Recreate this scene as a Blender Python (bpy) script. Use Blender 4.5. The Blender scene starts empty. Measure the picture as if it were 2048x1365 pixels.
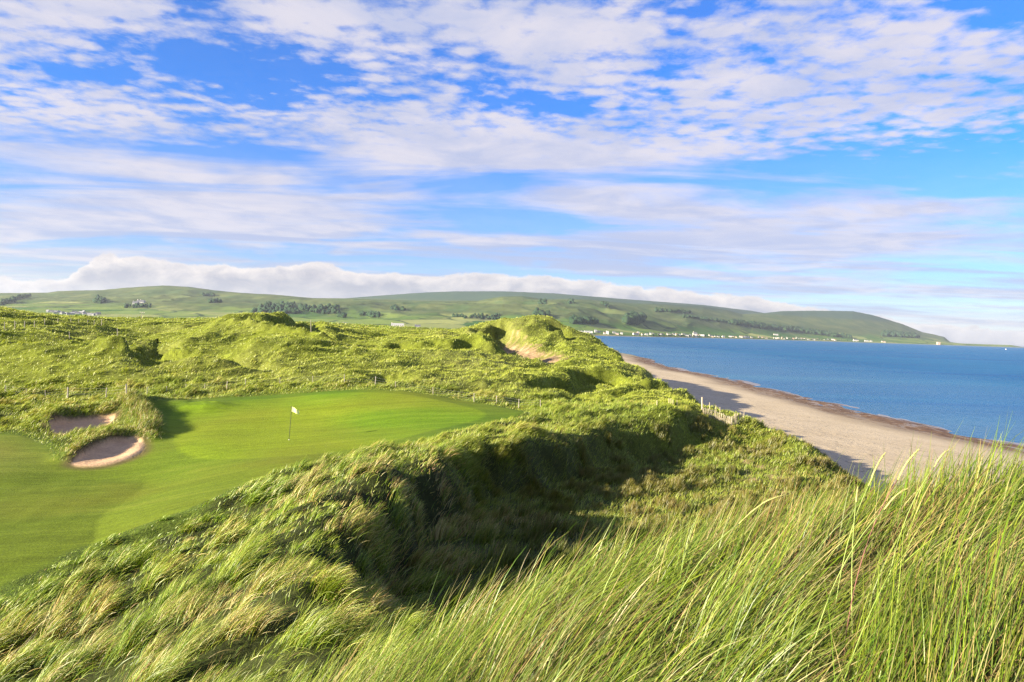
import bpy, math, os
import numpy as np
from mathutils import Matrix, Vector

Q = float(os.environ.get("GRASSQ", "1")); GRID = Q >= 0.5 or "GRID" in os.environ          # development switch, 1 = full vegetation
rng = np.random.default_rng(11)
sc = bpy.context.scene
COL = sc.collection
F = 1365.0
CAMZ = 16.0
PITCH, ROLL = math.radians(-1.05), math.radians(1.96)
SUN_EL, SUN_DIR = math.radians(17.0), np.array([-0.87, -0.49])     # towards the sun, plan view
SUN_DIR = SUN_DIR / np.linalg.norm(SUN_DIR)
WIND = math.atan2(0.50, 0.87)                      # the wind blows to the right and away

# ------------------------------------------------------------------ camera
cam_d = bpy.data.cameras.new("camera")
cam = bpy.data.objects.new("camera", cam_d)
COL.objects.link(cam)
CM = Matrix.Translation((0, 0, CAMZ)) @ Matrix.Rotation(math.pi/2 + PITCH, 4, 'X') @ Matrix.Rotation(ROLL, 4, 'Z')
cam.matrix_world = CM
cam_d.sensor_width = 36.0
cam_d.lens = 36.0 * F / 2048.0
cam_d.clip_start = 0.05
cam_d.clip_end = 60000
sc.camera = cam
R3 = np.array(CM.to_3x3())

def ray(px, py):
    d = np.array([(px-1024)/F, (682.5-py)/F, -1.0])
    return R3 @ d

def pt(px, py, depth):
    """world point at ground distance `depth` (metres along y) seen at photo pixel px,py"""
    r = ray(px, py)
    t = depth / r[1]
    return np.array([r[0]*t, r[1]*t, CAMZ + r[2]*t])

# ------------------------------------------------------------------ numpy noise
_T = np.random.default_rng(5).random((256, 256))
def vnoise(x, y, seed=0):
    x = np.asarray(x, float) + seed*17.31; y = np.asarray(y, float) + seed*9.73
    xi = np.floor(x).astype(np.int64); yi = np.floor(y).astype(np.int64)
    fx = x-xi; fy = y-yi
    fx = fx*fx*fx*(fx*(fx*6-15)+10); fy = fy*fy*fy*(fy*(fy*6-15)+10)
    a = _T[xi & 255, yi & 255]; b = _T[(xi+1) & 255, yi & 255]
    c = _T[xi & 255, (yi+1) & 255]; d = _T[(xi+1) & 255, (yi+1) & 255]
    return (a*(1-fx)+b*fx)*(1-fy) + (c*(1-fx)+d*fx)*fy
def fbm(x, y, octv=4, seed=0, gain=0.5):
    s = 0; a = 1; n = 0
    for k in range(octv):
        c, sn = math.cos(0.6*k), math.sin(0.6*k)
        s = s + a*vnoise((x*c-y*sn)*2**k, (x*sn+y*c)*2**k, seed+k*3); n += a; a *= gain
    return s/n
def sstep(a, b, x):
    t = np.clip((x-a)/(b-a), 0, 1)
    return t*t*(3-2*t)

# ------------------------------------------------------------------ near terrain: thin plate spline through surveyed spots
PTS = [
 # foreground dune the camera stands on
 (700,1405,5.4),(900,1300,5.5),(1100,1225,5.6),(1300,1165,5.7),(1500,1115,5.7),(1700,1070,5.6),(1850,1035,5.4),(2048,1005,5.2),
 (1024,1365,3.9),(1500,1365,3.3),(2000,1365,2.7),(2300,1000,5),
 # left rough slope and ridge
 (0,1365,15.6),(200,1365,13.6),(400,1365,11.6),(560,1365,10.4),(0,1250,19.5),(120,1230,19.2),(250,1200,19.5),(400,1200,17.5),
 (300,1100,24),(450,1080,22.5),(560,1100,19.6),(640,1092,19.4),(620,1150,17),(660,1210,13.6),(590,1280,12.2),
 (450,1000,30),(600,1020,25.5),(720,1020,23.6),(600,960,32.5),(700,950,31.5),(760,960,29.5),(820,965,28.6),(815,1015,25.8),(720,1055,22.2),
 (800,905,39),(870,955,31.5),(880,938,33),(960,905,38),(1080,886,43),(1200,861,51),(1300,842,57),(1380,828,61),
 (950,872,43),(1060,852,50),(1200,835,56),
 # fairway and green
 (0,1000,32.5),(0,1080,28),(0,1180,23.5),(150,1100,26.6),(200,1000,33),(350,1020,29.5),(520,960,34.5),
 (0,920,39),(120,960,36.5),(300,960,36.6),(420,900,41.5),(578,880,45),(578,830,53),(400,850,49),(700,900,41.5),(850,870,44.5),
 (700,840,51),(850,830,52),(950,830,53),(1050,825,55.5),(1000,808,59),(900,797,60.5),(750,781,62.5),(600,784,62),(450,796,59),(330,806,56.5),
 (750,800,58.5),(600,800,58.5),
 # bunker ground
 (60,880,43),(200,870,46),(260,850,50),(240,815,54),(120,830,52),(0,850,47),(0,810,57),
 # ground behind the green
 (10,787,63),(135,791,62),(253,787,62.5),(372,779,64),(491,770,65.5),(600,764,67),(689,764,66.5),(750,769,65.5),(866,784,63.5),
 (948,799,61.5),(1037,813,59.5),(1100,805,64),(1250,812,62),
 (0,740,69),(0,700,74),(0,680,82),(0,656,90),(0,640,108),(0,621,135),(100,655,98),(200,650,116),(100,630,150),(200,640,160),
 (100,690,78),(100,740,68),(200,690,80),(200,740,68),(300,752,68),(250,668,125),(340,684,112),(500,748,69),
 (230,697,76),(267,705,75),(330,726,73),(420,736,72),(520,736,72.5),(300,698,92),(400,704,87),(460,716,84),(280,690,100),
 (300,642,170),(400,640,185),
 # big crests
 (400,672,98),(460,631,112),(445,634,113),(480,634,111),(500,643,107),(425,648,108),(500,690,84),(545,662,101),(520,675,92),(600,668,98),(600,700,81),(640,678,96),(690,685,94),(745,700,89),
 (550,633,130),(575,634,130),(600,639,130),(625,648,129),(655,664,126),(680,676,122),
 (800,694,94),(770,684,101),(760,674,135),(850,683,101),(900,682,102),(957,681,103),(800,664,150),(900,664,150),(700,730,77),(800,730,80),(800,758,70),(900,730,83),(900,762,70),(640,745,70),(850,700,90),(930,700,92),
 (1000,720,92),(1000,750,77),(1000,775,69),(1100,775,73),
 (700,660,190),(800,662,220),(900,662,230),(700,650,330),(850,656,400),(600,648,250),
  (1050,636,142),(1020,638,143),(1085,643,140),(990,646,143),(955,664,136),(953,676,124),(970,692,112),(1010,707,108),(985,678,135),(1010,698,119),(1040,688,128),(1060,720,105),(1100,660,136),(1130,688,120),(1140,715,104),
 (1075,690,122),(1200,725,104),(1080,745,90),(1200,752,86),(1280,765,82),(1150,775,75),(1300,790,71),(1350,795,70),
 (1120,655,150),(1160,675,165),(1200,700,160),(1240,716,140),(1290,742,112),(1340,762,97),(1390,787,82),(1430,815,74),
 # hollow below the ridge
 (850,1000,30),(850,1100,28),(850,1200,26),(850,1280,24),(760,1150,22),(760,1060,24.5),(750,1250,17),(1000,1150,30),(1000,1050,33.5),(1000,950,37),
 (1150,1080,34),(1150,980,39.5),(1150,900,44.5),(1300,1040,37.5),(1300,960,45),(1300,880,54),(1450,1020,40.5),(1450,940,51),(1450,870,62),(1500,850,66),
 (1550,960,49),(1550,900,60),(1600,1020,44),(1390,838,61.5),(960,930,36.5),(1080,905,41),(1200,880,47.5),
]
XYZ = [
 (0,0,14.2),(-1,-3,14.2),(3,1,14.5),(6,2,14.9),(12,4,14.6),(-3,2,12.9),(-6,2,11.2),(-10,0,9.5),(-30,0,7.0),(-60,-5,6.5),(0,-20,12),(30,-15,12),(-40,-20,7),
 (0,9.5,10.9),(4,9.8,11.5),(8,9.5,11.9),(-2.2,8,11.2),(3,15,8.0),(9,15,8.0),(8,25,6.0),(14,20,8),(17,6,13.5),(22,0,12),(20,15,9),(22,30,6.5),(-4.5,6,10.8),
 (23,45,6.0),(24,60,7.0),(22,100,10),(21,200,12),(21,300,11.5),(0,200,13),(10,260,12.5),(-10,320,12),(15,400,12),(-60,400,12),(-150,420,12.5),(-250,400,13),
 (0,450,12),(-120,240,14),(-200,200,16.5),(-300,300,15),(-120,100,15),(-160,120,17),(-90,60,9),(-90,30,7),(-90,85,13),(-250,100,16),(-70,50,8),(-50,25,7),
]
_p = np.array([pt(*p) for p in PTS] + [np.array(q, float) for q in XYZ])
def uv(x, y): return x/(y+25.0), np.log(y+25.0)
_pu, _pv = uv(_p[:, 0], _p[:, 1])
def tk(r2): return 0.5*r2*np.log(r2+1e-12)
n = len(_p)
A = np.zeros((n+3, n+3))
A[:n, :n] = tk((_pu[:, None]-_pu)**2 + (_pv[:, None]-_pv)**2) + 0.00006*np.eye(n)
A[:n, n] = 1; A[:n, n+1] = _pu; A[:n, n+2] = _pv
A[n:, :n] = A[:n, n:].T
wts = np.linalg.solve(A, np.concatenate([_p[:, 2], [0, 0, 0]]))
GU = np.linspace(-2.2, 2.2, 560); GV = np.linspace(math.log(3), math.log(500), 560)
def tps_eval(u, v):
    out = np.empty(len(u))
    for i in range(0, len(u), 20000):
        a, b = u[i:i+20000], v[i:i+20000]
        K = tk((a[:, None]-_pu)**2 + (b[:, None]-_pv)**2)
        out[i:i+20000] = K @ wts[:n] + wts[n] + wts[n+1]*a + wts[n+2]*b
    return out
_gu, _gv = np.meshgrid(GU, GV, indexing='ij')
TG = tps_eval(_gu.ravel(), _gv.ravel()).reshape(_gu.shape)
def tps(x, y):
    u, v = uv(x, y)
    a = np.clip((u-GU[0])/(GU[1]-GU[0]), 0, len(GU)-1.001); b = np.clip((v-GV[0])/(GV[1]-GV[0]), 0, len(GV)-1.001)
    i = a.astype(int); j = b.astype(int); fa = a-i; fb = b-j
    return (TG[i, j]*(1-fa)+TG[i+1, j]*fa)*(1-fb) + (TG[i, j+1]*(1-fa)+TG[i+1, j+1]*fa)*fb

def shore_x(y):      # waterline
    return np.interp(y, [-100, 0, 113, 180, 300, 530, 810, 1500, 2400, 3000], [92, 88, 85, 82, 80, 88, 104, 170, 256, 300]) \
        + 2.2*np.sin(y/31.0) + 1.2*np.sin(y/13.0+1)
def foot_x(y):       # foot of the seaward dune face
    return np.interp(y, [-100, 0, 40, 63, 90, 160, 300, 530, 810, 1500, 2400], [29, 28, 29.5, 30, 26.6, 24.5, 27, 36, 52, 120, 210]) + 1.0*np.sin(y/9.0)+0.7*np.sin(y/4.1)
def beach_z(x, y):
    xs = shore_x(y); xf = foot_x(y); s = xs-x
    t = s/np.maximum(xs-xf, 5)
    z = np.where(s > 0, 0.30*np.minimum(s/10.0, 1) + 2.8*np.clip((s-8)/42.0, 0, 2)**1.15, s*0.05)
    wob = (fbm(x/5.0, y/11.0, 3, 4)-0.5)*0.55*np.exp(-((s-6)/7.0)**2)
    wob = wob + (fbm(x/2.2, y/3.0, 3, 9)-0.5)*0.10*sstep(0.3, 0.7, t)
    return z + wob

# ---- outlines on the ground (photo positions dropped onto the spline surface)
def drop(px, py, hf, lo=1.5, hi=600):
    r = ray(px, py)
    ds = np.exp(np.linspace(math.log(lo), math.log(hi), 4000))
    x = r[0]/r[1]*ds; z = CAMZ + r[2]/r[1]*ds
    g = hf(x, ds)
    k = np.argmax(z <= g)
    if not (z <= g).any(): k = len(ds)-1
    return np.array([x[k], ds[k], g[k]])
def poly(pix, lo=16):
    return np.array([drop(a, b, tps, lo)[:2] for a, b in pix])
def smooth_poly(P, it=2):
    for _ in range(it):
        Qn = np.roll(P, -1, axis=0)
        P = np.stack([0.75*P+0.25*Qn, 0.25*P+0.75*Qn], 1).reshape(-1, 2)
    return P
def sdf(P, x, y):
    """signed distance to closed polygon, positive inside"""
    x = np.asarray(x, float); y = np.asarray(y, float)
    out = np.full(x.shape, -1e3)
    m = (x > P[:, 0].min()-4) & (x < P[:, 0].max()+4) & (y > P[:, 1].min()-4) & (y < P[:, 1].max()+4)
    X = x[m]; Y = y[m]
    best = np.full(X.shape, 1e9); ins = np.zeros(X.shape, bool)
    for i in range(len(P)):
        ax, ay = P[i]; bx, by = P[(i+1) % len(P)]
        dx, dy = bx-ax, by-ay
        t = np.clip(((X-ax)*dx+(Y-ay)*dy)/(dx*dx+dy*dy+1e-9), 0, 1)
        best = np.minimum(best, (X-ax-t*dx)**2+(Y-ay-t*dy)**2)
        c = ((ay > Y) != (by > Y)) & (X < (bx-ax)*(Y-ay)/(by-ay+1e-12)+ax)
        ins ^= c
    r = np.sqrt(best); out[m] = np.where(ins, r, -r)
    return out
MOWN = smooth_poly(poly([(-500,1500),(-100,1275),(40,1180),(150,1110),(300,1055),(420,1010),(520,955),(640,928),(740,912),(850,878),(960,846),(1060,826),
        (1000,810),(900,795),(800,786),(700,781),(560,785),(420,796),(300,808),(285,830),(300,860),(300,880),(250,915),(180,935),(120,925),(50,870),(0,868),(-250,880),(-500,900)]), 2)
GREEN = smooth_poly(poly([(370,915),(345,880),(330,835),(370,812),(480,797),(620,788),(760,787),(860,796),(940,812),(985,828),(900,848),(780,885),(640,912),(500,922)]), 2)
B_UP = smooth_poly(poly([(97,852),(110,845),(150,840),(190,836),(232,832),(225,846),(190,860),(165,869),(135,869),(108,863)]), 2)
B_LO = smooth_poly(poly([(138,927),(160,915),(200,893),(235,882),(270,879),(288,886),(286,900),(262,914),(220,926),(180,933),(150,933)]), 2)
BLOW = smooth_poly(poly([(1010,668),(1032,672),(1048,688),(1078,698),(1108,706),(1128,716),(1098,723),(1060,719),(1032,711),(1012,694)], 90), 2)
PATCH = smooth_poly(poly([(1490,905),(1530,925),(1550,960),(1590,985),(1570,995),(1530,975),(1500,945)], 30), 2)
def polyline(pix, lo=16): return np.array([drop(a, b, tps, lo)[:2] for a, b in pix])
LIPS = [  # (line, height, width) raised grassy lips
 (polyline([(95,856),(105,838),(150,832),(200,826),(238,818),(262,806)]), 0.42, 0.9),
 (polyline([(255,808),(275,830),(292,850),(300,868)]), 0.65, 1.1),
 (polyline([(145,915),(190,890),(235,874),(275,868),(300,878)]), 0.42, 0.8),
 (polyline([(300,808),(420,812)]), 0.35, 1.6),
]
def line_d(L, x, y):
    best = np.full(np.shape(x), 1e9)
    for i in range(len(L)-1):
        ax, ay = L[i]; dx, dy = L[i+1]-L[i]
        t = np.clip(((x-ax)*dx+(y-ay)*dy)/(dx*dx+dy*dy+1e-9), 0, 1)
        best = np.minimum(best, (x-ax-t*dx)**2+(y-ay-t*dy)**2)
    return np.sqrt(best)
def line_sd(L, x, y):
    """distance to a polyline, its sign positive on the right-hand side of travel, and how far along (0..1)"""
    best = np.full(np.shape(x), 1e9); sg = np.ones(np.shape(x)); al = np.zeros(np.shape(x))
    n_ = len(L)-1
    for i in range(n_):
        ax, ay = L[i]; dx, dy = L[i+1]-L[i]
        t = ((x-ax)*dx+(y-ay)*dy)/(dx*dx+dy*dy+1e-9); tc = np.clip(t, 0, 1)
        q = (x-ax-tc*dx)**2+(y-ay-tc*dy)**2
        m = q < best-1e-9
        best = np.where(m, q, best); al = np.where(m, (i+tc)/n_, al)
        sg = np.where(m, np.sign((x-ax)*dy-(y-ay)*dx), sg)
    return np.sqrt(best)*sg, al
SCARPS = [
 (polyline([(640,1092),(700,1085),(722,1052),(812,1018),(818,968),(868,948),(882,938),(962,905),(1080,887),(1200,862),(1300,843),(1390,829)]), 1.75, 7.0),
 (polyline([(262,742),(250,715),(262,697),(310,689),(390,688)], 40), 1.6, 15.0),
 (polyline([(505,657),(535,640),(570,634),(610,640),(645,657),(675,676)], 60), 1.4, 7.0),
 (polyline([(690,686),(640,679),(600,669),(545,664),(500,646),(470,634)], 40), 3.6, 16.0),
 (polyline([(530,737),(420,736),(330,727),(267,706),(232,699),(200,694)], 40), 3.4, 13.0),
 (polyline([(1015,708),(972,692),(955,677),(956,665),(990,648),(1020,640)], 60), 2.6, 11.0),
 (polyline([(1185,697),(1140,682),(1105,659),(1080,643)], 60), 2.0, 6.0),  # lips of wind-cut dells: the ground drops away in front of the line and climbs back over `run`
 (polyline([(1030,772),(1060,764),(1100,755),(1150,748),(1200,745),(1250,750)], 40), 1.9, 12.0),
 (polyline([(754,690),(800,688),(860,687),(957,684)], 60), 1.3, 7.0),
 (polyline([(700,757),(760,750),(810,754),(868,758)], 40), 1.1, 5.0),
 (polyline([(870,775),(940,765),(1000,768),(1050,780)], 40), 0.8, 4.0),
 (polyline([(60,690),(140,684),(210,690)], 50), 0.9, 6.0),
 (polyline([(1100,800),(1160,790),(1220,776),(1300,766)], 40), 0.8, 5.0),
]
def masks(x, y):
    """sd of the mown area, green, sand"""
    wob = (fbm(x/2.5, y/2.5, 2, 21)-0.5)*1.0
    mo = sdf(MOWN, x, y) + wob*0.8
    gr = sdf(GREEN, x, y)
    sa = np.maximum(sdf(B_UP, x, y), sdf(B_LO, x, y)) + wob*0.25
    return mo, gr, sa
FAR_PX = []
def hum(x, y):
    """wind-combed hummocks, elongated along the wind"""
    c, s = math.cos(WIND), math.sin(WIND)
    a = x*c+y*s; b = -x*s+y*c
    w = (fbm(x/3.0, y/3.0, 2, 31)-0.5)*2.2
    h1 = fbm((a+w)/2.4, (b+w*0.6)/1.15, 3, 41)
    return h1
def H(x, y, detail=True):
    x = np.asarray(x, float); y = np.asarray(y, float)
    z = tps(x, y)
    d = np.hypot(x, y)
    mo, gr, sa = masks(x, y)
    rough = sstep(0.3, -1.6, mo)
    far = sstep(70, 160, y)
    z = z + rough*(fbm(x/7.0, y/7.0, 3, 2)-0.5)*(0.7+0.5*far)*sstep(6, 14, d)
    z = z + far*(fbm(x/26.0, y/26.0, 3, 3)-0.5)*1.3
    mid = rough*sstep(64, 76, y)*sstep(230, 150, y)
    wv = (fbm(x/12.0, y/12.0, 2, 16)-0.5)*9
    rg = 1-np.abs(2*fbm((x*0.75-y*0.45+wv)/6.5, (x*0.45+y*0.75+wv)/13.0, 2, 15)-1)
    z = z + mid*(rg-0.78)*1.5
    z = z + (1-rough)*(fbm(x/9.0, y/9.0, 2, 14)-0.5)*0.55
    # dells
    m = (y > 17) & (y < 170)
    if m.any():
        X = x[m]; Y = y[m]; dz = np.zeros(X.shape)
        for L, dep, run in SCARPS:
            rag = (fbm(X/2.8, Y/2.8, 2, 77)-0.5)*2.6
            side, al = line_sd(L, X, Y); side = side+rag
            fade = sstep(0.0, 0.14, al)*sstep(1.0, 0.93, al)
            dz -= np.where(side > 0, dep*fade*sstep(0, 1.5, side)*sstep(run, 1.6, side), 0)
            dz += (0.08 if L is SCARPS[0][0] else 0.30)*dep*fade*np.exp(-((side+0.9)/1.1)**2)
        z[m] += dz
    # hummocks
    bk = np.exp(-(np.maximum(-np.maximum(sdf(B_UP, x, y), sdf(B_LO, x, y)), 0)/4.0)**2)
    hamp = (1-0.85*bk)*rough*(0.75*sstep(7.5, 12, d)+0.14)*(1-0.35*far)
    z = z + hamp*(hum(x, y)-0.45)
    # bunker lips and floors
    m = (y > 35) & (y < 62) & (x < -20) & (x > -60)
    if m.any():
        X = x[m]; Y = y[m]; add = np.zeros(X.shape)
        for L, hh, ww in LIPS:
            add = np.maximum(add, hh*np.exp(-(line_d(L, X, Y)/ww)**2)*(0.7+0.6*fbm(X/0.9, Y/0.9, 2, 51)))
        z[m] = z[m] + add
        sx = np.maximum(sdf(B_UP, X, Y), sdf(B_LO, X, Y))
        tz = tps(X, Y)
        floor = tz - 0.15 - 0.15*sstep(0.0, 1.5, sx) + 0.05*np.clip(X+27.5, -3, 3)*(Y < 44)
        k = sstep(-0.15, 0.25, sx)
        z[m] = z[m]*(1-k) + floor*k
    # blowout
    bl = sdf(BLOW, x, y)
    z = z - 0.8*sstep(-1.5, 1.5, bl)
    # seaward face and beach
    bz = beach_z(x, y)
    xf = foot_x(y)
    z = z + 0.5*np.exp(-((x-xf+7.5)/2.5)**2)*sstep(92, 120, y)*(0.5+fbm(y/7.0, y*0+3.3, 2, 8))
    k = sstep(xf+0.5, xf-8.5-1.5*np.sin(y/6.0)+2.0*sstep(85, 110, y), x)
    z = bz + (np.maximum(z, bz+0.5) - bz)*k
    # blend to the plain
    kf = sstep(330, 440, y)
    if (kf > 0).any():
        z = z*(1-kf) + farH(x, y)*kf
    return z

# ------------------------------------------------------------------ far land
def hzn(px): return 657+0.0342*(px-1024)
def ip(px, pts):
    a = np.array(pts, float); return np.interp(px, a[:, 0], a[:, 1])
def coastD(px): return ip(px, [(1150,2350),(1170,2400),(1300,2900),(1400,3600),(1500,4300),(1600,5000),(1700,5400),(1800,5700),(1900,6000),(2000,6300),(2100,6600)])
SKY1 = [(-400,600),(0,586),(90,585),(110,582),(200,580),(240,576),(270,574),(320,571),(370,573),(420,580),(500,587),(560,590),(620,596),(700,597),(780,600),(850,602),(950,602),(980,596),(1000,593),(1040,592),(1080,598),(1130,597),(1180,600),
        (1250,606),(1330,608),(1400,612),(1450,620),(1480,628),(1520,626),(1560,622),(1620,621),(1700,622),(1740,630),(1800,648),(1840,664),(1865,669),(1885,674),(1897,684),(1920,687),(2020,690),(2060,697),(2600,740)]
SKY2 = [(-400,640),(600,604),(720,594),(800,588),(850,585),(900,583),(1000,583),(1100,587),(1250,599),(1400,610),(1500,622),(1600,640),(1900,700),(2600,760)]
MID = [(-400,606),(0,602),(300,600),(450,604),(600,606),(700,608),(900,613),(1000,608),(1100,613),(1300,628),(1500,641),(1700,655),(1800,668),(1870,680),(1900,686),(2020,690.5),(2060,699),(2600,745)]
LOW = [(-400,616),(0,614),(200,617),(400,623),(700,633),(900,640),(1100,652),(1300,662),(1500,668),(1700,677),(1860,683),(1900,687.5),(2020,691),(2060,700),(2600,750)]
def farH(x, y):
    x = np.asarray(x, float); y = np.maximum(np.asarray(y, float), 1.0)
    px = 1024 + F*x/y*1.0 - 3
    B = coastD(px); h = hzn(px)
    ds = [B*0+400, B, B+160, B+650, B+1500, B+2640, B+3240, B+4560, B+5600, B+9000]
    def zz(tab, D): return CAMZ + (h-ip(px, tab))*D/F
    low = zz(LOW, ds[3]); mid = zz(MID, ds[4]); s1 = zz(SKY1, ds[5]); s2 = zz(SKY2, ds[7])
    endf = sstep(1890, 1900, px)
    land = px < 1150
    z0 = np.where(land, 12.0, -3.0); z1 = np.where(land, 9.0, 0.0); z2 = np.where(land, 11.0, np.where(px < 1900, 10.0, 4))
    zs = [z0, z1, z2, low, mid, s1, s1*0.8, s2, s2*0.6, s2*0.2]
    z = zs[0].copy()
    for k in range(len(ds)-1):
        t = np.clip((y-ds[k])/(ds[k+1]-ds[k]), 0, 1)
        ts = np.where((k >= 2) & (k <= 4), 0.6*t+0.4*(t*t*(3-2*t)), t*t*(3-2*t))
        if k == 0: ts = np.where(land, ts, (y >= ds[1])*1.0)
        z = np.where(y >= ds[k], zs[k]+(zs[k+1]-zs[k])*ts, z)
    amp = np.clip(z-12, 0, 400)*0.24*sstep(5600+2000*(px > 1500), 4300, np.abs(y-2500)+2500)
    rid = 1-np.abs(2*fbm(x/420.0, y/420.0, 4, 61)-1)*2
    dS = np.abs(y-ds[5])/900.0
    z = z + amp*(rid-0.55)*np.clip(dS, 0.12, 1) 
    z = z + (fbm(x/60.0, y/60.0, 3, 62)-0.5)*np.where(z > 6, 3.0, 0)*sstep(0, 40, z)
    # the near shore of the bay
    near = (y < B)
    s = shore_x(y)-x
    prof = np.where(s > 0, np.minimum(s*0.055, 2.6), s*0.05) + np.clip((s-46)/28.0, 0, 1)*8
    z = np.where(near & (y < 2330), np.minimum(np.where(land | (s > 0), np.maximum(z, 9.0), z), prof), z)
    z = np.where(px > 2050, -6.0, z)
    return np.maximum(z, -6.0)

# ------------------------------------------------------------------ mesh helpers
def mesh_from(name, V, Fq, colors=None, attrs=None, smooth=True):
    me = bpy.data.meshes.new(name)
    V = np.ascontiguousarray(V, dtype=np.float32); Fq = np.ascontiguousarray(Fq, dtype=np.int32)
    me.vertices.add(len(V)); me.vertices.foreach_set("co", V.ravel())
    k = Fq.shape[1]
    me.loops.add(Fq.size); me.loops.foreach_set("vertex_index", Fq.ravel())
    me.polygons.add(len(Fq)); me.polygons.foreach_set("loop_start", np.arange(0, Fq.size, k, dtype=np.int32))
    if smooth: me.polygons.foreach_set("use_smooth", np.ones(len(Fq), bool))
    if colors is not None:
        a = me.attributes.new("Col", 'FLOAT_COLOR', 'POINT')
        c = np.ones((len(V), 4), np.float32); c[:, :3] = colors
        a.data.foreach_set("color", c.ravel())
    for kx, vx in (attrs or {}).items():
        a = me.attributes.new(kx, 'FLOAT', 'POINT'); a.data.foreach_set("value", np.ascontiguousarray(vx, np.float32))
    me.update(calc_edges=True)
    return me
def link(name, me, mat=None, parent=None, label=None, cat=None, group=None, kind=None, loc=None):
    o = bpy.data.objects.new(name, me); COL.objects.link(o)
    if mat is not None:
        me.materials.clear(); me.materials.append(mat)
    if parent is not None: o.parent = parent
    if loc is not None: o.location = loc
    tag(o, label, cat, group, kind)
    return o
def tag(o, label=None, cat=None, group=None, kind=None):
    if label: o["label"] = label
    if cat: o["category"] = cat
    if group: o["group"] = group
    if kind: o["kind"] = kind
def empty(name, loc, rz=0, **k):
    o = bpy.data.objects.new(name, None); COL.objects.link(o)
    o.location = loc; o.rotation_euler = (0, 0, rz); o.empty_display_size = 0.3
    tag(o, **k); return o
def subset(V, Fq, mask, extra):
    Fs = Fq[mask]
    used = np.zeros(len(V), bool); used[Fs.ravel()] = True
    idx = np.cumsum(used)-1
    return V[used], idx[Fs], [e[used] for e in extra]

# ------------------------------------------------------------------ node helpers
def new_mat(name):
    m = bpy.data.materials.new(name); m.use_nodes = True
    nt = m.node_tree; nt.nodes.clear()
    out = nt.nodes.new("ShaderNodeOutputMaterial")
    return m, nt, out
class NG:
    def __init__(s, nt): s.nt = nt
    def n(s, t, **kw):
        nd = s.nt.nodes.new(t)
        for k, v in kw.items(): setattr(nd, k, v)
        return nd
    def put(s, sock, v):
        if isinstance(v, bpy.types.NodeSocket): s.nt.links.new(v, sock)
        elif isinstance(v, (tuple, list)) and len(v) == 3 and sock.type == 'RGBA': sock.default_value = (*v, 1)
        else: sock.default_value = v
    def m(s, op, a, b=None, c=None, clamp=False):
        nd = s.n("ShaderNodeMath", operation=op, use_clamp=clamp)
        s.put(nd.inputs[0], a)
        if b is not None: s.put(nd.inputs[1], b)
        if c is not None: s.put(nd.inputs[2], c)
        return nd.outputs[0]
    def noise(s, vec, scale, detail=3, rough=0.5, dist=0.0, out="Fac"):
        nd = s.n("ShaderNodeTexNoise")
        if vec is not None: s.put(nd.inputs["Vector"], vec)
        nd.inputs["Scale"].default_value = scale; nd.inputs["Detail"].default_value = detail
        nd.inputs["Roughness"].default_value = rough; nd.inputs["Distortion"].default_value = dist
        return nd.outputs[out]
    def rng(s, v, a, b, c=0.0, d=1.0, smooth=False):
        nd = s.n("ShaderNodeMapRange", interpolation_type='SMOOTHSTEP' if smooth else 'LINEAR', clamp=True)
        s.put(nd.inputs[0], v)
        for i, q in enumerate((a, b, c, d)): s.put(nd.inputs[i+1], q)
        return nd.outputs[0]
    def mix(s, f, a, b, blend='MIX'):
        nd = s.n("ShaderNodeMix", data_type='RGBA', blend_type=blend)
        s.put(nd.inputs[0], f); s.put(nd.inputs[6], a); s.put(nd.inputs[7], b)
        return nd.outputs[2]
    def xyz(s, x, y, z):
        nd = s.n("ShaderNodeCombineXYZ")
        for i, q in enumerate((x, y, z)): s.put(nd.inputs[i], q)
        return nd.outputs[0]
    def vmul(s, v, k):
        nd = s.n("ShaderNodeVectorMath", operation='MULTIPLY'); s.put(nd.inputs[0], v); nd.inputs[1].default_value = k
        return nd.outputs[0]
    def attr(s, name, out="Color"):
        return s.n("ShaderNodeAttribute", attribute_name=name).outputs[out]
def simple_mat(name, col, rough=0.8, noise_scale=None, amt=0.25, spec=0.3):
    m, nt, out = new_mat(name); g = NG(nt)
    p = g.n("ShaderNodeBsdfPrincipled")
    c = col
    if noise_scale:
        tc = g.n("ShaderNodeTexCoord").outputs["Object"]
        f = g.noise(tc, noise_scale, 4, 0.6)
        f = g.rng(f, 0.3, 0.7, 1-amt, 1+amt)
        nd = g.n("ShaderNodeVectorMath", operation='SCALE'); nd.inputs[0].default_value = col; g.put(nd.inputs[3], f); c = nd.outputs[0]
    g.put(p.inputs["Base Color"], c); p.inputs["Roughness"].default_value = rough
    p.inputs["Specular IOR Level"].default_value = spec
    nt.links.new(p.outputs[0], out.inputs[0])
    return m

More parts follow.
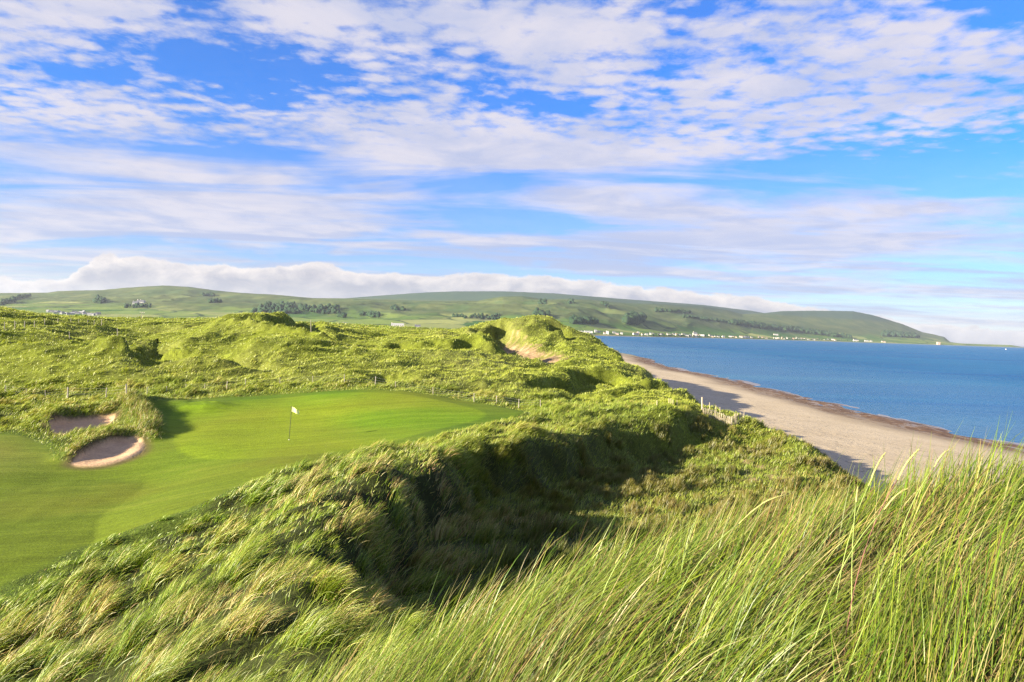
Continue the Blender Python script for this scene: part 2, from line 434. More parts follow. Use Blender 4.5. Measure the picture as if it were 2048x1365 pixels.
# ground: colour comes from the kind of turf, sand or thatch, broken up by noise
def ground_mat(name, bump=0.4, rough=0.95, sc_list=(9.0, 1.7, 0.35), amt=0.35, bscale=14):
    m, nt, out = new_mat(name); g = NG(nt)
    pos = g.n("ShaderNodeNewGeometry").outputs["Position"]
    c = g.attr("Col")
    f = None
    for k, s in enumerate(sc_list):
        q = g.rng(g.noise(pos, s, 4, 0.6), 0.25, 0.75, 1-amt, 1+amt)
        f = q if f is None else g.m('MULTIPLY', f, q)
    nd = g.n("ShaderNodeVectorMath", operation='SCALE'); g.put(nd.inputs[0], c); g.put(nd.inputs[3], f)
    p = g.n("ShaderNodeBsdfPrincipled"); g.put(p.inputs["Base Color"], nd.outputs[0])
    p.inputs["Roughness"].default_value = rough; p.inputs["Specular IOR Level"].default_value = 0.15
    if bump:
        b = g.n("ShaderNodeBump"); b.inputs["Strength"].default_value = bump; b.inputs["Distance"].default_value = 0.05
        g.put(b.inputs["Height"], g.noise(pos, bscale, 5, 0.65)); g.put(p.inputs["Normal"], b.outputs[0])
    nt.links.new(p.outputs[0], out.inputs[0])
    return m
M_ROUGH = ground_mat("dune_thatch", 1.0, amt=0.4, bscale=9, sc_list=(12.0, 3.0, 0.5))
M_SAND = ground_mat("bunker_sand", 1.0, sc_list=(1.2, 7.0), amt=0.16, bscale=5)

def turf_mat(name):
    m, nt, out = new_mat(name); g = NG(nt)
    pos = g.n("ShaderNodeNewGeometry").outputs["Position"]
    c = g.attr("Col")
    sp = g.n("ShaderNodeSeparateXYZ"); g.put(sp.inputs[0], pos)
    # mowing streaks run across and slightly away
    a = g.m('ADD', g.m('MULTIPLY', sp.outputs[0], 0.33), g.m('MULTIPLY', sp.outputs[1], -0.94))
    b = g.m('ADD', g.m('MULTIPLY', sp.outputs[0], 0.94), g.m('MULTIPLY', sp.outputs[1], 0.33))
    st = g.noise(g.xyz(g.m('MULTIPLY', a, 1.1), g.m('MULTIPLY', b, 0.10), 0.0), 1.0, 4, 0.6, 0.4)
    st2 = g.noise(g.xyz(g.m('MULTIPLY', a, 6.0), g.m('MULTIPLY', b, 0.9), 0.0), 1.0, 4, 0.65, 0.3)
    big = g.noise(pos, 0.14, 3, 0.5)
    f = g.m('MULTIPLY', g.rng(st, 0.25, 0.75, 0.80, 1.20), g.rng(st2, 0.25, 0.75, 0.78, 1.22))
    f = g.m('MULTIPLY', f, g.rng(g.noise(pos, 7.0, 5, 0.7), 0.25, 0.75, 0.72, 1.28))
    nd = g.n("ShaderNodeVectorMath", operation='SCALE'); g.put(nd.inputs[0], c); g.put(nd.inputs[3], f)
    c2 = g.mix(g.rng(big, 0.45, 0.68, 0, 0.22), nd.outputs[0], (0.18, 0.15, 0.018))
    c2 = g.mix(g.rng(st, 0.56, 0.8, 0, 0.35), c2, (0.21, 0.195, 0.035))
    p = g.n("ShaderNodeBsdfPrincipled"); g.put(p.inputs["Base Color"], c2)
    p.inputs["Roughness"].default_value = 0.9; p.inputs["Specular IOR Level"].default_value = 0.12
    bm = g.n("ShaderNodeBump"); bm.inputs["Strength"].default_value = 0.55; bm.inputs["Distance"].default_value = 0.04
    g.put(bm.inputs["Height"], g.noise(pos, 11.0, 5, 0.7)); g.put(p.inputs["Normal"], bm.outputs[0])
    nt.links.new(p.outputs[0], out.inputs[0])
    return m
M_TURF = turf_mat("mown_turf")

def beach_mat():
    m, nt, out = new_mat("beach_sand"); g = NG(nt)
    pos = g.n("ShaderNodeNewGeometry").outputs["Position"]
    s = g.attr("shore", "Fac")
    sand = g.mix(g.rng(g.noise(pos, 0.12, 4, 0.55), 0.3, 0.7), (0.45, 0.355, 0.225), (0.52, 0.42, 0.28))
    sand = g.mix(g.rng(g.noise(pos, 1.8, 6, 0.75), 0.50, 0.72, 0, 0.7), sand, (0.22, 0.17, 0.12))
    sand = g.mix(g.m('MULTIPLY', g.rng(g.noise(g.vmul(pos, (0.9, 0.5, 1)), 1.0, 5, 0.8), 0.56, 0.64), g.rng(s, 20, 30, 0.05, 0.65)), sand, (0.14, 0.11, 0.08))
    # pebbles and weed scraps high on the beach
    v = g.n("ShaderNodeTexVoronoi"); g.put(v.inputs["Vector"], pos); v.inputs["Scale"].default_value = 2.2
    peb = g.m('MULTIPLY', g.rng(v.outputs["Distance"], 0.30, 0.12), g.rng(g.noise(pos, 0.35, 4, 0.7), 0.46, 0.60))
    peb = g.m('MULTIPLY', peb, g.rng(s, 22, 34))
    sand = g.mix(g.m('MULTIPLY', peb, 0.75), sand, (0.10, 0.075, 0.055))
    # wet strip near the water
    sn = g.m('ADD', s, g.m('MULTIPLY', g.m('SUBTRACT', g.noise(g.vmul(pos, (0.12, 0.04, 0.1)), 1.0, 4, 0.6), 0.5), 14))
    wet = g.rng(sn, 22, 9, 0, 1, True)
    sand = g.mix(wet, sand, (0.20, 0.145, 0.09))
    weedn = g.noise(g.vmul(pos, (0.55, 0.16, 1)), 1.0, 6, 0.72, 0.8)
    band = g.m('MULTIPLY', g.rng(sn, 0.3, 2.5), g.rng(sn, 16, 8))
    weed = g.rng(g.m('ADD', weedn, g.m('MULTIPLY', band, 0.16)), 0.585, 0.64)
    weed = g.m('MULTIPLY', weed, band)
    wc = g.mix(g.rng(g.noise(pos, 0.5, 3, 0.6), 0.4, 0.6), (0.075, 0.035, 0.018), (0.16, 0.095, 0.05))
    col = g.mix(weed, sand, wc)
    zz = g.n("ShaderNodeSeparateXYZ"); g.put(zz.inputs[0], pos)
    foam = g.m('MULTIPLY', g.rng(zz.outputs[2], 0.022, 0.004), g.rng(g.noise(g.vmul(pos, (0.5, 0.25, 1)), 1.0, 4, 0.7), 0.45, 0.55))
    col = g.mix(g.m('MULTIPLY', foam, 0.35), col, (0.6, 0.6, 0.6))
    p = g.n("ShaderNodeBsdfPrincipled"); g.put(p.inputs["Base Color"], col)
    g.put(p.inputs["Roughness"], g.m('ADD', g.rng(g.rng(sn, 16, 3), 0, 1, 0.9, 0.28), g.m('MULTIPLY', weed, 0.5), clamp=True))
    p.inputs["Specular IOR Level"].default_value = 0.3
    b = g.n("ShaderNodeBump"); b.inputs["Strength"].default_value = 0.8; b.inputs["Distance"].default_value = 0.12
    hh = g.m('ADD', g.m('MULTIPLY', g.noise(pos, 2.2, 6, 0.7), g.rng(s, 10, 28, 0.15, 1)), g.m('MULTIPLY', weed, 0.5))
    g.put(b.inputs["Height"], hh); g.put(p.inputs["Normal"], b.outputs[0])
    nt.links.new(p.outputs[0], out.inputs[0])
    return m
M_BEACH = beach_mat()

def sea_mat():
    m, nt, out = new_mat("sea_water"); g = NG(nt)
    pos = g.n("ShaderNodeNewGeometry").outputs["Position"]
    sp = g.n("ShaderNodeSeparateXYZ"); g.put(sp.inputs[0], pos)
    s = g.m('SUBTRACT', sp.outputs[0], 84.0)
    deep = g.rng(g.m('ADD', s, g.m('MULTIPLY', g.noise(g.vmul(pos, (0.02, 0.006, 1)), 1.0, 3, 0.6), 70)), 10, 190)
    base = g.mix(deep, (0.085, 0.18, 0.25), (0.009, 0.11, 0.22))
    base = g.mix(g.rng(g.noise(g.vmul(pos, (0.0010, 0.008, 1)), 1.0, 5, 0.65), 0.38, 0.66), base, (0.004, 0.065, 0.20))
    base = g.mix(g.rng(g.noise(g.vmul(pos, (0.006, 0.03, 1)), 1.0, 4, 0.65), 0.45, 0.7, 0, 0.4), base, (0.02, 0.17, 0.30))
    w1 = g.noise(g.vmul(pos, (0.45, 0.7, 1)), 1.0, 6, 0.62, 0.6)
    w2 = g.noise(g.vmul(pos, (0.06, 0.10, 1)), 1.0, 4, 0.6, 0.4)
    base = g.mix(g.rng(w1, 0.3, 0.7, 0.0, 0.35), base, (0.004, 0.05, 0.14))
    b = g.n("ShaderNodeBump"); b.inputs["Strength"].default_value = 1.0; b.inputs["Distance"].default_value = 0.8
    g.put(b.inputs["Height"], g.m('ADD', w1, g.m('MULTIPLY', w2, 1.6)))
    d = g.n("ShaderNodeBsdfDiffuse"); g.put(d.inputs[0], base)
    gl = g.n("ShaderNodeBsdfGlossy"); gl.inputs["Roughness"].default_value = 0.18; gl.inputs[0].default_value = (0.75, 0.92, 1, 1); g.put(gl.inputs["Normal"], b.outputs[0])
    fr = g.n("ShaderNodeFresnel"); fr.inputs[0].default_value = 1.33; g.put(fr.inputs["Normal"], b.outputs[0])
    mx = g.n("ShaderNodeMixShader"); g.put(mx.inputs[0], g.m('MINIMUM', fr.outputs[0], g.rng(deep, 0, 1, 0.50, 0.24)))
    nt.links.new(d.outputs[0], mx.inputs[1]); nt.links.new(gl.outputs[0], mx.inputs[2]); nt.links.new(mx.outputs[0], out.inputs[0])
    return m
M_SEA = sea_mat()

def hill_mat():
    m, nt, out = new_mat("hill_pasture"); g = NG(nt)
    pos = g.n("ShaderNodeNewGeometry").outputs["Position"]
    h = g.n("ShaderNodeSeparateXYZ"); g.put(h.inputs[0], pos)
    wp = g.n("ShaderNodeVectorMath", operation='ADD'); g.put(wp.inputs[0], pos)
    g.put(wp.inputs[1], g.vmul(g.noise(pos, 0.004, 2, 0.5, out="Color"), (160, 160, 0)))
    def vor(feat):
        v = g.n("ShaderNodeTexVoronoi", feature=feat, distance='CHEBYCHEV' if feat == 'F1' else 'EUCLIDEAN'); g.put(v.inputs["Vector"], g.vmul(wp.outputs[0], (0.0042, 0.0030, 0.0))); v.inputs["Scale"].default_value = 1.0
        return v
    v = vor('F1')
    sc_ = g.n("ShaderNodeSeparateColor"); g.put(sc_.inputs[0], v.outputs["Color"])
    fld = g.mix(g.rng(sc_.outputs[0], 0.1, 0.9), (0.040, 0.11, 0.018), (0.16, 0.215, 0.045))
    fld = g.mix(g.rng(sc_.outputs[1], 0.72, 0.80, 0, 0.6), fld, (0.34, 0.33, 0.12))
    ve = vor('DISTANCE_TO_EDGE')
    hedge = g.rng(ve.outputs["Distance"], 0.05, 0.02)
    fld = g.mix(g.m('MULTIPLY', hedge, g.rng(g.noise(pos, 0.006, 3, 0.6), 0.42, 0.52)), fld, (0.03, 0.055, 0.02))
    # rough moor higher up
    nz = g.noise(pos, 0.0045, 6, 0.62)
    moor = g.mix(g.rng(nz, 0.35, 0.65), (0.045, 0.068, 0.026), (0.125, 0.145, 0.05))
    moor = g.mix(g.rng(g.noise(g.vmul(pos, (1.0, 0.5, 1)), 0.008, 5, 0.65), 0.51, 0.60, 0, 0.9), moor, (0.05, 0.085, 0.03))
    k = g.rng(g.m('ADD', h.outputs[2], g.m('MULTIPLY', g.m('SUBTRACT', nz, 0.5), 160)), 45, 85, 0, 1, True)
    c = g.mix(k, fld, moor)
    c = g.mix(g.rng(g.m('ADD', h.outputs[2], g.m('MULTIPLY', g.m('SUBTRACT', nz, 0.5), 120)), 225, 265, 0, 0.85), c, (0.028, 0.062, 0.055))  # shade under the cloud bank, painted into the colour of the highest hills
    c = g.mix(g.rng(h.outputs[2], 3.2, 1.2), c, (0.30, 0.25, 0.18))
    c = g.mix(g.rng(g.noise(pos, 0.05, 4, 0.7), 0.35, 0.7, 0.0, 0.35), c, (0.06, 0.10, 0.03))
    p = g.n("ShaderNodeBsdfPrincipled"); g.put(p.inputs["Base Color"], c)
    p.inputs["Roughness"].default_value = 1.0; p.inputs["Specular IOR Level"].default_value = 0.05
    nt.links.new(p.outputs[0], out.inputs[0])
    return m
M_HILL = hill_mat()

# ------------------------------------------------------------------ build the near terrain
NU, NV = (1250, 1250) if GRID else (500, 500)
u = np.linspace(-1.35, 1.12, NU); v = np.linspace(math.log(14), math.log(475), NV)
uu, vv = np.meshgrid(u, v, indexing='ij')
yy = np.exp(vv)-25.0; xx = uu*np.exp(vv)
X = xx.ravel(); Y = yy.ravel()
Z = H(X, Y)
mo, gr, sa = masks(X, Y)
xf = foot_x(Y)
beachy = X - xf
bl = np.maximum(sdf(BLOW, X, Y), sdf(PATCH, X, Y)-0.8)
nA = fbm(X/3.0, Y/3.0, 4, 71); nB = fbm(X/14.0, Y/14.0, 3, 72); nC = fbm(X/0.8, Y/0.8, 3, 73)
def lerp(a, b, t): return a*(1-t[:, None])+b*t[:, None]
def C(*c): return np.array(c, float)[None, :]
nearf = sstep(34, 72, Y)
col = lerp(C(0.042, 0.052, 0.012), C(0.155, 0.185, 0.020), nearf) * (0.75+0.5*nA)[:, None]
col = lerp(col, C(0.22, 0.22, 0.07), np.clip((nB-0.5)*2, 0, 1)*nearf*0.8)
hollow = sstep(1.0, 4.0, beachy+9)*0
fair = lerp(C(0.105, 0.19, 0.010), C(0.15, 0.205, 0.012), np.clip((nB-0.42)*3, 0, 1))
fair = lerp(fair, C(0.27, 0.22, 0.07), np.exp(-((X+37)**2/60+(Y-39.5)**2/9))*0.7+np.exp(-((X+45)**2/40+(Y-45)**2/40))*0.5)
grn = lerp(C(0.155, 0.27, 0.008), C(0.22, 0.29, 0.012), np.clip((nB-0.4)*3, 0, 1))
km = sstep(-0.3, 0.3, mo)
col = lerp(col, C(0.11, 0.165, 0.016), sstep(-1.8, -0.5, mo)*0.8*(mo > -900))
col = lerp(col, fair, km)
col = lerp(col, grn, sstep(-0.25, 0.25, gr)*km)
ks = sstep(-0.12, 0.12, sa)
lipc = sstep(-0.8, -0.1, sa)*(1-ks)
col = lerp(col, C(0.15, 0.11, 0.05), lipc*0.8)
col = lerp(col, C(0.68, 0.45, 0.27)*1.0, ks)
kb = sstep(-1.5, 1.2, bl + (nC-0.5)*5)
col = lerp(col, C(0.34, 0.235, 0.135)*(0.5+1.0*nC)[:, None], kb)
# sand showing through at the dune toe
kt = sstep(-1.5, 0.8, beachy + (nC-0.5)*3)
col = lerp(col, C(0.45, 0.36, 0.25), kt)
col = col*0.70
V = np.stack([X, Y, Z], 1)
I = np.arange(NU*NV).reshape(NU, NV)
Fq = np.stack([I[:-1, :-1], I[1:, :-1], I[1:, 1:], I[:-1, 1:]], -1).reshape(-1, 4)
fc = Fq[:, 0]
shore = shore_x(Y)-X
isb = (beachy[fc] > 0.0)
iss = (sa[fc] > 0.0) & ~isb
isg = (gr[fc] > 0) & (mo[fc] > 0) & ~iss & ~isb
isf = (mo[fc] > 0) & ~isg & ~iss & ~isb
isr = ~(isb | iss | isg | isf)
for nm, mk, mt in (("dune_ground", isr, M_ROUGH), ("fairway_ground", isf, M_TURF), ("putting_green_ground", isg, M_TURF),
                   ("bunker_sand_ground", iss, M_SAND), ("beach", isb, M_BEACH)):
    v_, f_, ex = subset(V, Fq, mk, [col, shore])
    link(nm, mesh_from(nm, v_, f_, ex[0], {"shore": ex[1]}), mt, kind='structure')
# fast lookup of the built surface
def HG(x, y):
    a = np.clip((x/(y+25)-u[0])/(u[1]-u[0]), 0, NU-1.001); b = np.clip((np.log(y+25)-v[0])/(v[1]-v[0]), 0, NV-1.001)
    i = a.astype(int); j = b.astype(int); fa = a-i; fb = b-j
    G = Z.reshape(NU, NV)
    return (G[i, j]*(1-fa)+G[i+1, j]*fa)*(1-fb) + (G[i, j+1]*(1-fa)+G[i+1, j+1]*fa)*fb

# far land
NU2, NV2 = (1500, 520) if GRID else (700, 300)
u2 = np.linspace((-500-1024)/F, (2320-1024)/F, NU2); v2 = np.exp(np.linspace(math.log(430), math.log(13500), NV2))
uu, yy = np.meshgrid(u2, v2, indexing='ij'); xx = uu*yy
X2 = xx.ravel(); Y2 = yy.ravel(); Z2 = farH(X2, Y2)
Z2 = np.where(Y2 < 452, np.minimum(Z2, Z2-0.4), Z2)
I = np.arange(NU2*NV2).reshape(NU2, NV2)
F2 = np.stack([I[:-1, :-1], I[1:, :-1], I[1:, 1:], I[:-1, 1:]], -1).reshape(-1, 4)
keep = Z2[F2].max(1) > -2
v_, f_, _ = subset(np.stack([X2, Y2, Z2], 1), F2, keep, [])
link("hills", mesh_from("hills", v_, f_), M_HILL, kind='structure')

# sea: one sheet past the horizon
R = 21000.0
me = mesh_from("sea", [(-R, -R, 0), (R, -R, 0), (R, R, 0), (-R, R, 0)], [[0, 1, 2, 3]])
link("sea", me, M_SEA, kind='structure')
# ground continues behind and beside the camera
me = mesh_from("ground", [(-R, -R, 1.0), (-18, -R, 1.0), (-18, -60, 1.0), (-18, 9, 1.0), (-R, 9, 1.0)][:4]+[(-R, -60, 1.0)], [[0, 1, 2, 4]])
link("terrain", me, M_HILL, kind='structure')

# ------------------------------------------------------------------ grass
def blade_mat(name, tint=1.0, trans=0.28):
    m, nt, out = new_mat(name); g = NG(nt)
    c = g.attr("Col")
    d = g.n("ShaderNodeBsdfDiffuse"); g.put(d.inputs[0], c)
    t = g.n("ShaderNodeBsdfTranslucent"); g.put(t.inputs[0], g.mix(1.0, c, (1.1, 1.15, 0.55), 'MULTIPLY'))
    gl = g.n("ShaderNodeBsdfGlossy"); gl.inputs[0].default_value = (0.9, 0.9, 0.85, 1); gl.inputs["Roughness"].default_value = 0.42
    a = g.n("ShaderNodeMixShader"); a.inputs[0].default_value = trans
    nt.links.new(d.outputs[0], a.inputs[1]); nt.links.new(t.outputs[0], a.inputs[2])
    b = g.n("ShaderNodeMixShader"); b.inputs[0].default_value = 0.03
    nt.links.new(a.outputs[0], b.inputs[1]); nt.links.new(gl.outputs[0], b.inputs[2])
    nt.links.new(b.outputs[0], out.inputs[0])
    return m
M_BLADE = blade_mat("marram_blade")

def blades(name, P, L, Wd, az, tilt, bend, segs, cb, ct, label=None):
    """ribbons from roots P; az lean direction, tilt start angle from vertical, bend extra angle at the tip"""
    N = len(P)
    if N == 0: return None
    r = np.random.default_rng(N)
    d = np.stack([np.cos(az), np.sin(az), np.zeros(N)], 1)
    side = np.stack([-np.sin(az), np.cos(az), np.zeros(N)], 1)
    yaw = r.uniform(-1.1, 1.1, N)
    pos = P.copy(); VV = np.empty((N, segs+1, 2, 3), np.float32); CC = np.empty((N, segs+1, 2, 3), np.float32)
    for s in range(segs+1):
        t = s/segs
        ang = tilt + bend*t**1.3
        tan = d*np.sin(ang)[:, None]; tan[:, 2] = np.cos(ang)
        nrm = d*np.cos(ang)[:, None]; nrm[:, 2] = -np.sin(ang)
        wv = side*np.cos(yaw)[:, None] + nrm*np.sin(yaw)[:, None]
        w = Wd*(1-0.85*t**2)*0.5
        VV[:, s, 0] = pos - wv*w[:, None]; VV[:, s, 1] = pos + wv*w[:, None]
        cc = cb*(1-t**1.2)+ct*t**1.2
        CC[:, s, 0] = cc; CC[:, s, 1] = cc
        pos = pos + tan*(L/segs)[:, None]
    base = np.arange(N)[:, None]*((segs+1)*2)
    k = np.arange(segs)[None, :]*2
    q = np.stack([base+k, base+k+1, base+k+3, base+k+2], -1).reshape(-1, 4)
    me = mesh_from(name, VV.reshape(-1, 3), q, CC.reshape(-1, 3), smooth=False)
    return link(name, me, M_BLADE, label=label, kind='stuff')

def roots(N, u0, u1, y0, y1, off=25.0):
    """even on the ground sheet grid (density falls as 1/distance^2 from the dune)"""
    uu = rng.uniform(u0, u1, N); vv = rng.uniform(math.log(y0+off), math.log(y1+off), N)
    y = np.exp(vv)-off; x = uu*(y+off)
    return x, y
GREENS = 0.76*np.array([(0.17, 0.29, 0.010), (0.22, 0.33, 0.014), (0.27, 0.34, 0.012), (0.10, 0.21, 0.010), (0.28, 0.38, 0.035)])
STRAWS = 0.76*np.array([(0.46, 0.38, 0.14), (0.42, 0.31, 0.11), (0.52, 0.47, 0.20), (0.26, 0.16, 0.06)])
def colours(N, straw, base_dark=0.7):
    gi = GREENS[rng.integers(0, len(GREENS), N)]; si = STRAWS[rng.integers(0, len(STRAWS), N)]
    s = (rng.random(N) < straw)[:, None]
    tipmix = np.clip(rng.normal(0.16, 0.25, N), 0, 1)[:, None]
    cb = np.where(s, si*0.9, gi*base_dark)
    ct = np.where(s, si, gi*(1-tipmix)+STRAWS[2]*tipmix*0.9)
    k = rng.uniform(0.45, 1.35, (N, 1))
    return cb*k, ct*k

# --- foreground marram, blades a metre or two from the lens to the dune brow
def foreground():
    N = int(135000*Q)
    r = rng
    y = np.exp(r.uniform(math.log(1.3+3), math.log(9.5+3), N))-3
    x = r.uniform(-0.75, 1.0, N)*(y+3.0)
    # leave the ground around the tripod clear of blades that would stand against the lens
    ok = (np.hypot(x, y) > 2.0) & (x > -3.2-0*y)
    cl = fbm(x/0.28, y/0.28, 3, 81)
    ok &= r.random(N) < 0.05+2.3*np.clip(cl-0.22, 0, 1)
    x = x[ok]; y = y[ok]; N = len(x)
    z = HG(x, y)
    n1 = fbm(x/1.2, y/1.2, 3, 82); n2 = fbm(x/0.5, y/0.5, 2, 83)
    L = r.normal(0.60, 0.13, N).clip(0.25, 1.0)*(0.70+0.5*n1)*(1-0.22*sstep(1.5, 4.5, x))
    d = np.hypot(x, y)
    Wd = r.uniform(0.0024, 0.0056, N)*np.clip(d/3.5, 0.8, 1.5)
    az = WIND - 0.12 + (n1-0.5)*1.3 + r.normal(0, 0.24, N)
    tilt = np.clip(r.normal(0.84, 0.24, N)+(n2-0.5)*0.7-0.16*sstep(1.5, 4, x), 0.05, 1.3)
    bend = np.clip(r.normal(0.62, 0.22, N), 0.1, 1.3)
    sf = 0.07+0.34*sstep(0.5, 0.68, fbm(x/0.6, y/0.6, 3, 84))
    cb, ct = colours(N, sf, 0.75)
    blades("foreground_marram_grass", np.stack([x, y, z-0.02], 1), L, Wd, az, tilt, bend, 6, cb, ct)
    # dead litter low down
    N = int(30000*Q)
    y = np.exp(r.uniform(math.log(1.3+3), math.log(8+3), N))-3; x = r.uniform(-0.6, 1.0, N)*(y+3.0)
    ok = (np.hypot(x, y) > 1.6); x = x[ok]; y = y[ok]; N = len(x)
    cb, ct = colours(N, 0.85, 0.6)
    blades("dead_grass_litter", np.stack([x, y, HG(x, y)-0.01], 1), r.uniform(0.12, 0.32, N), r.uniform(0.003, 0.006, N), r.uniform(0, 6.3, N),
           r.uniform(0.5, 1.3, N), r.uniform(0, 0.6, N), 3, cb*0.6, ct*0.7)
foreground()

def rough_band(name, N, y0, y1, u0, u1, len_mu, segs, wk, spacing=1.15, wmin=0.004, label=None, bright=1.0, tuss=0.72, sward=0.5, var=1.0):
    """wind-combed tussocks plus a thin lower sward between them"""
    N = int(N*Q); r = rng
    # tussock centres, even over the ground
    area = (u1-u0)*((y1**2-y0**2)/2+25*(y1-y0)); nt_ = int(area/(spacing**2)*1.15)
    yc = np.sqrt(r.uniform((y0+25)**2, (y1+25)**2, nt_))-25; xc = r.uniform(u0, u1, nt_)*(yc+25)
    hm = hum(xc, yc)
    mo, gr, sa = masks(xc, yc)
    keep = (mo < -0.35) & (sa < -0.3) & (xc < foot_x(yc)-1.0-2.0*r.random(nt_)) & (np.hypot(xc, yc) > 7.8) & (r.random(nt_) < 0.55+2.2*np.clip(hm-0.3, 0, 1))
    bl = np.maximum(sdf(BLOW, xc, yc), sdf(PATCH, xc, yc)-1.0); keep &= bl < 0.6-2.4*r.random(nt_)
    xc, yc, hm, mo = xc[keep], yc[keep], hm[keep], mo[keep]; nt_ = len(xc)
    edge = sstep(-0.3, -3.0, mo)
    size = r.uniform(0.65, 1.30, nt_)*(0.60+0.4*edge)*(0.75+0.8*sstep(0.35, 0.65, hm))
    big = fbm(xc/5.0, yc/5.0, 2, 92)
    taz = WIND + (big-0.5)*1.3 + r.normal(0, 0.22, nt_)
    zc = HG(xc, yc)
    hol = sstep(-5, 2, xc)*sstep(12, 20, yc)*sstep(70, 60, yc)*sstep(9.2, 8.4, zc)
    tone = fbm(xc/3.0, yc/3.0, 3, 93)+r.normal(0, 0.10, nt_)
    w = size**2/(np.hypot(xc, yc)+12)**2
    nb = int(N*tuss)
    k = r.choice(nt_, nb, p=w/w.sum())
    q = np.abs(r.normal(0, 1, nb)); th = r.uniform(0, 2*np.pi, nb)
    r0 = 0.26*size[k]*spacing/1.15
    ox = np.cos(th)*q*r0*1.25; oy = np.sin(th)*q*r0*0.85
    ca, sa_ = np.cos(taz[k]), np.sin(taz[k])
    x = xc[k]+ox*ca-oy*sa_; y = yc[k]+ox*sa_+oy*ca
    vx = ca*1.0+0.38*q*np.cos(th+taz[k]); vy = sa_*1.0+0.38*q*np.sin(th+taz[k])
    az = np.arctan2(vy, vx)+r.normal(0, 0.16, nb)
    L = len_mu*size[k]*r.uniform(0.75, 1.25, nb)*(1.08-0.22*np.minimum(q, 2.2))
    tilt = np.clip(0.20+0.22*q+r.normal(0, 0.12, nb)-0.15*hol[k], 0.0, 1.2)
    bend = np.clip(r.normal(1.25, 0.28, nb)*(1-0.55*hol[k]), 0.05, 1.9)
    tn = tone[k]; h1 = hol[k]
    # the lower sward between
    ns = N-nb
    xs, ys = roots(ns, u0, u1, y0, y1)
    x = np.r_[x, xs]; y = np.r_[y, ys]
    az = np.r_[az, WIND+r.normal(0, 0.5, ns)]; L = np.r_[L, len_mu*sward*r.uniform(0.6, 1.45, ns)]
    tilt = np.r_[tilt, np.clip(r.normal(0.5, 0.25, ns), 0, 1.2)]; bend = np.r_[bend, r.uniform(0.2, 1.0, ns)]
    tn = np.r_[tn, fbm(xs/3.0, ys/3.0, 3, 93)-0.12]; h1 = np.r_[h1, xs*0]
    mo, gr, sa = masks(x, y); bl = np.maximum(sdf(BLOW, x, y), sdf(PATCH, x, y)-1.0)
    ok = (mo < -0.03) & (sa < -0.12) & (x < foot_x(y)-0.2-1.2*r.random(len(x))) & (bl < 0.25-0.8*r.random(len(x))) & (np.hypot(x, y) > 7.3)
    x, y, az, L, tilt, bend, tn, mo, h1 = [a[ok] for a in (x, y, az, L, tilt, bend, tn, mo, h1)]
    L = L*(0.45+0.55*sstep(-0.03, -1.6, mo)); N = len(x); d = np.hypot(x, y)
    Wd = np.maximum(wmin, d*wk)*r.uniform(0.7, 1.3, N)
    back = sstep(0, 15, y-58)
    sf = np.clip(0.05+0.52*sstep(0.47, 0.78, tn), 0, 1)*(1-0.55*back)*(1-0.5*h1)
    cb, ct = colours(N, sf, 0.62)
    yel = fbm(x/9.0, y/9.0, 3, 94)[:, None]
    ct = ct*(1+(yel-0.5)*0.6*np.array([[1.0, 0.5, 0]]))
    g2 = sstep(0.52, 0.68, fbm(x/6.0, y/6.0, 3, 95))[:, None]*0.45
    ct = ct*(1-g2)+np.array([[0.10, 0.18, 0.02]])*g2
    if var < 1:
        ct = ct*var+np.array([[0.27, 0.275, 0.038]])*(0.8+0.5*fbm(x/2.0, y/2.0, 3, 97))[:, None]*(1-var); cb = cb*var+np.array([[0.15, 0.19, 0.02]])*(1-var)
    ct = ct*bright; cb = cb*bright
    hb = h1[:, None]; ct = ct*(1-hb)+ct*np.array([[0.50, 0.38, 0.4]])*hb; cb = cb*(1-0.5*hb)  # browner grass in the hollow, with its dim grazing light darkened into the colour
    ct = ct*np.array([[1.04, 1.0, 1.0]])
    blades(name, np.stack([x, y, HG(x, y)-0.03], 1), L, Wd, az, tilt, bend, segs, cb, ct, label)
rough_band("ridge_marram_grass", 430000, 5, 36, -0.80, 0.62, 0.44, 5, 0.00060, 0.70, tuss=0.66, bright=1.55, sward=0.48)
rough_band("hollow_rough_grass", 400000, 32, 66, -0.80, 0.55, 0.36, 4, 0.00044, 0.90, bright=1.42, var=0.7, tuss=0.50, sward=0.8)
rough_band("dune_rough_grass", 360000, 62, 175, -0.90, 0.30, 0.23, 3, 0.00050, 0.95, bright=1.5, tuss=0.30, sward=0.9, var=0.35)
rough_band("distant_dune_grass", 70000, 165, 440, -0.90, 0.20, 0.35, 2, 0.0009, 2.5, bright=1.3)

# long straw-topped fringe round the bunkers
def bunker_fringe():
    P = []
    for L, hh, ww in LIPS[:3]:
        N = int(5200*Q)
        k = rng.integers(0, len(L)-1, N); t = rng.random(N)
        p = L[k]*(1-t[:, None])+L[k+1]*t[:, None] + rng.normal(0, 0.42, (N, 2))
        P.append(p)
    P = np.concatenate(P); x, y = P[:, 0], P[:, 1]
    mo, gr, sa = masks(x, y)
    ok = (sa < -0.08) & (gr < -0.5); x = x[ok]; y = y[ok]; N = len(x)
    cb, ct = colours(N, 0.42, 0.7)
    cb = cb*1.15; ct = ct*1.15
    blades("bunker_fringe_grass", np.stack([x, y, HG(x, y)-0.02], 1), rng.uniform(0.10, 0.36, N)*(1+0.8*(line_d(LIPS[1][0], x, y) < 0.9)), np.full(N, 0.026), WIND+rng.normal(0, 0.9, N),
           rng.uniform(0.1, 0.9, N), rng.uniform(0.2, 1.0, N), 3, cb, ct)
bunker_fringe()

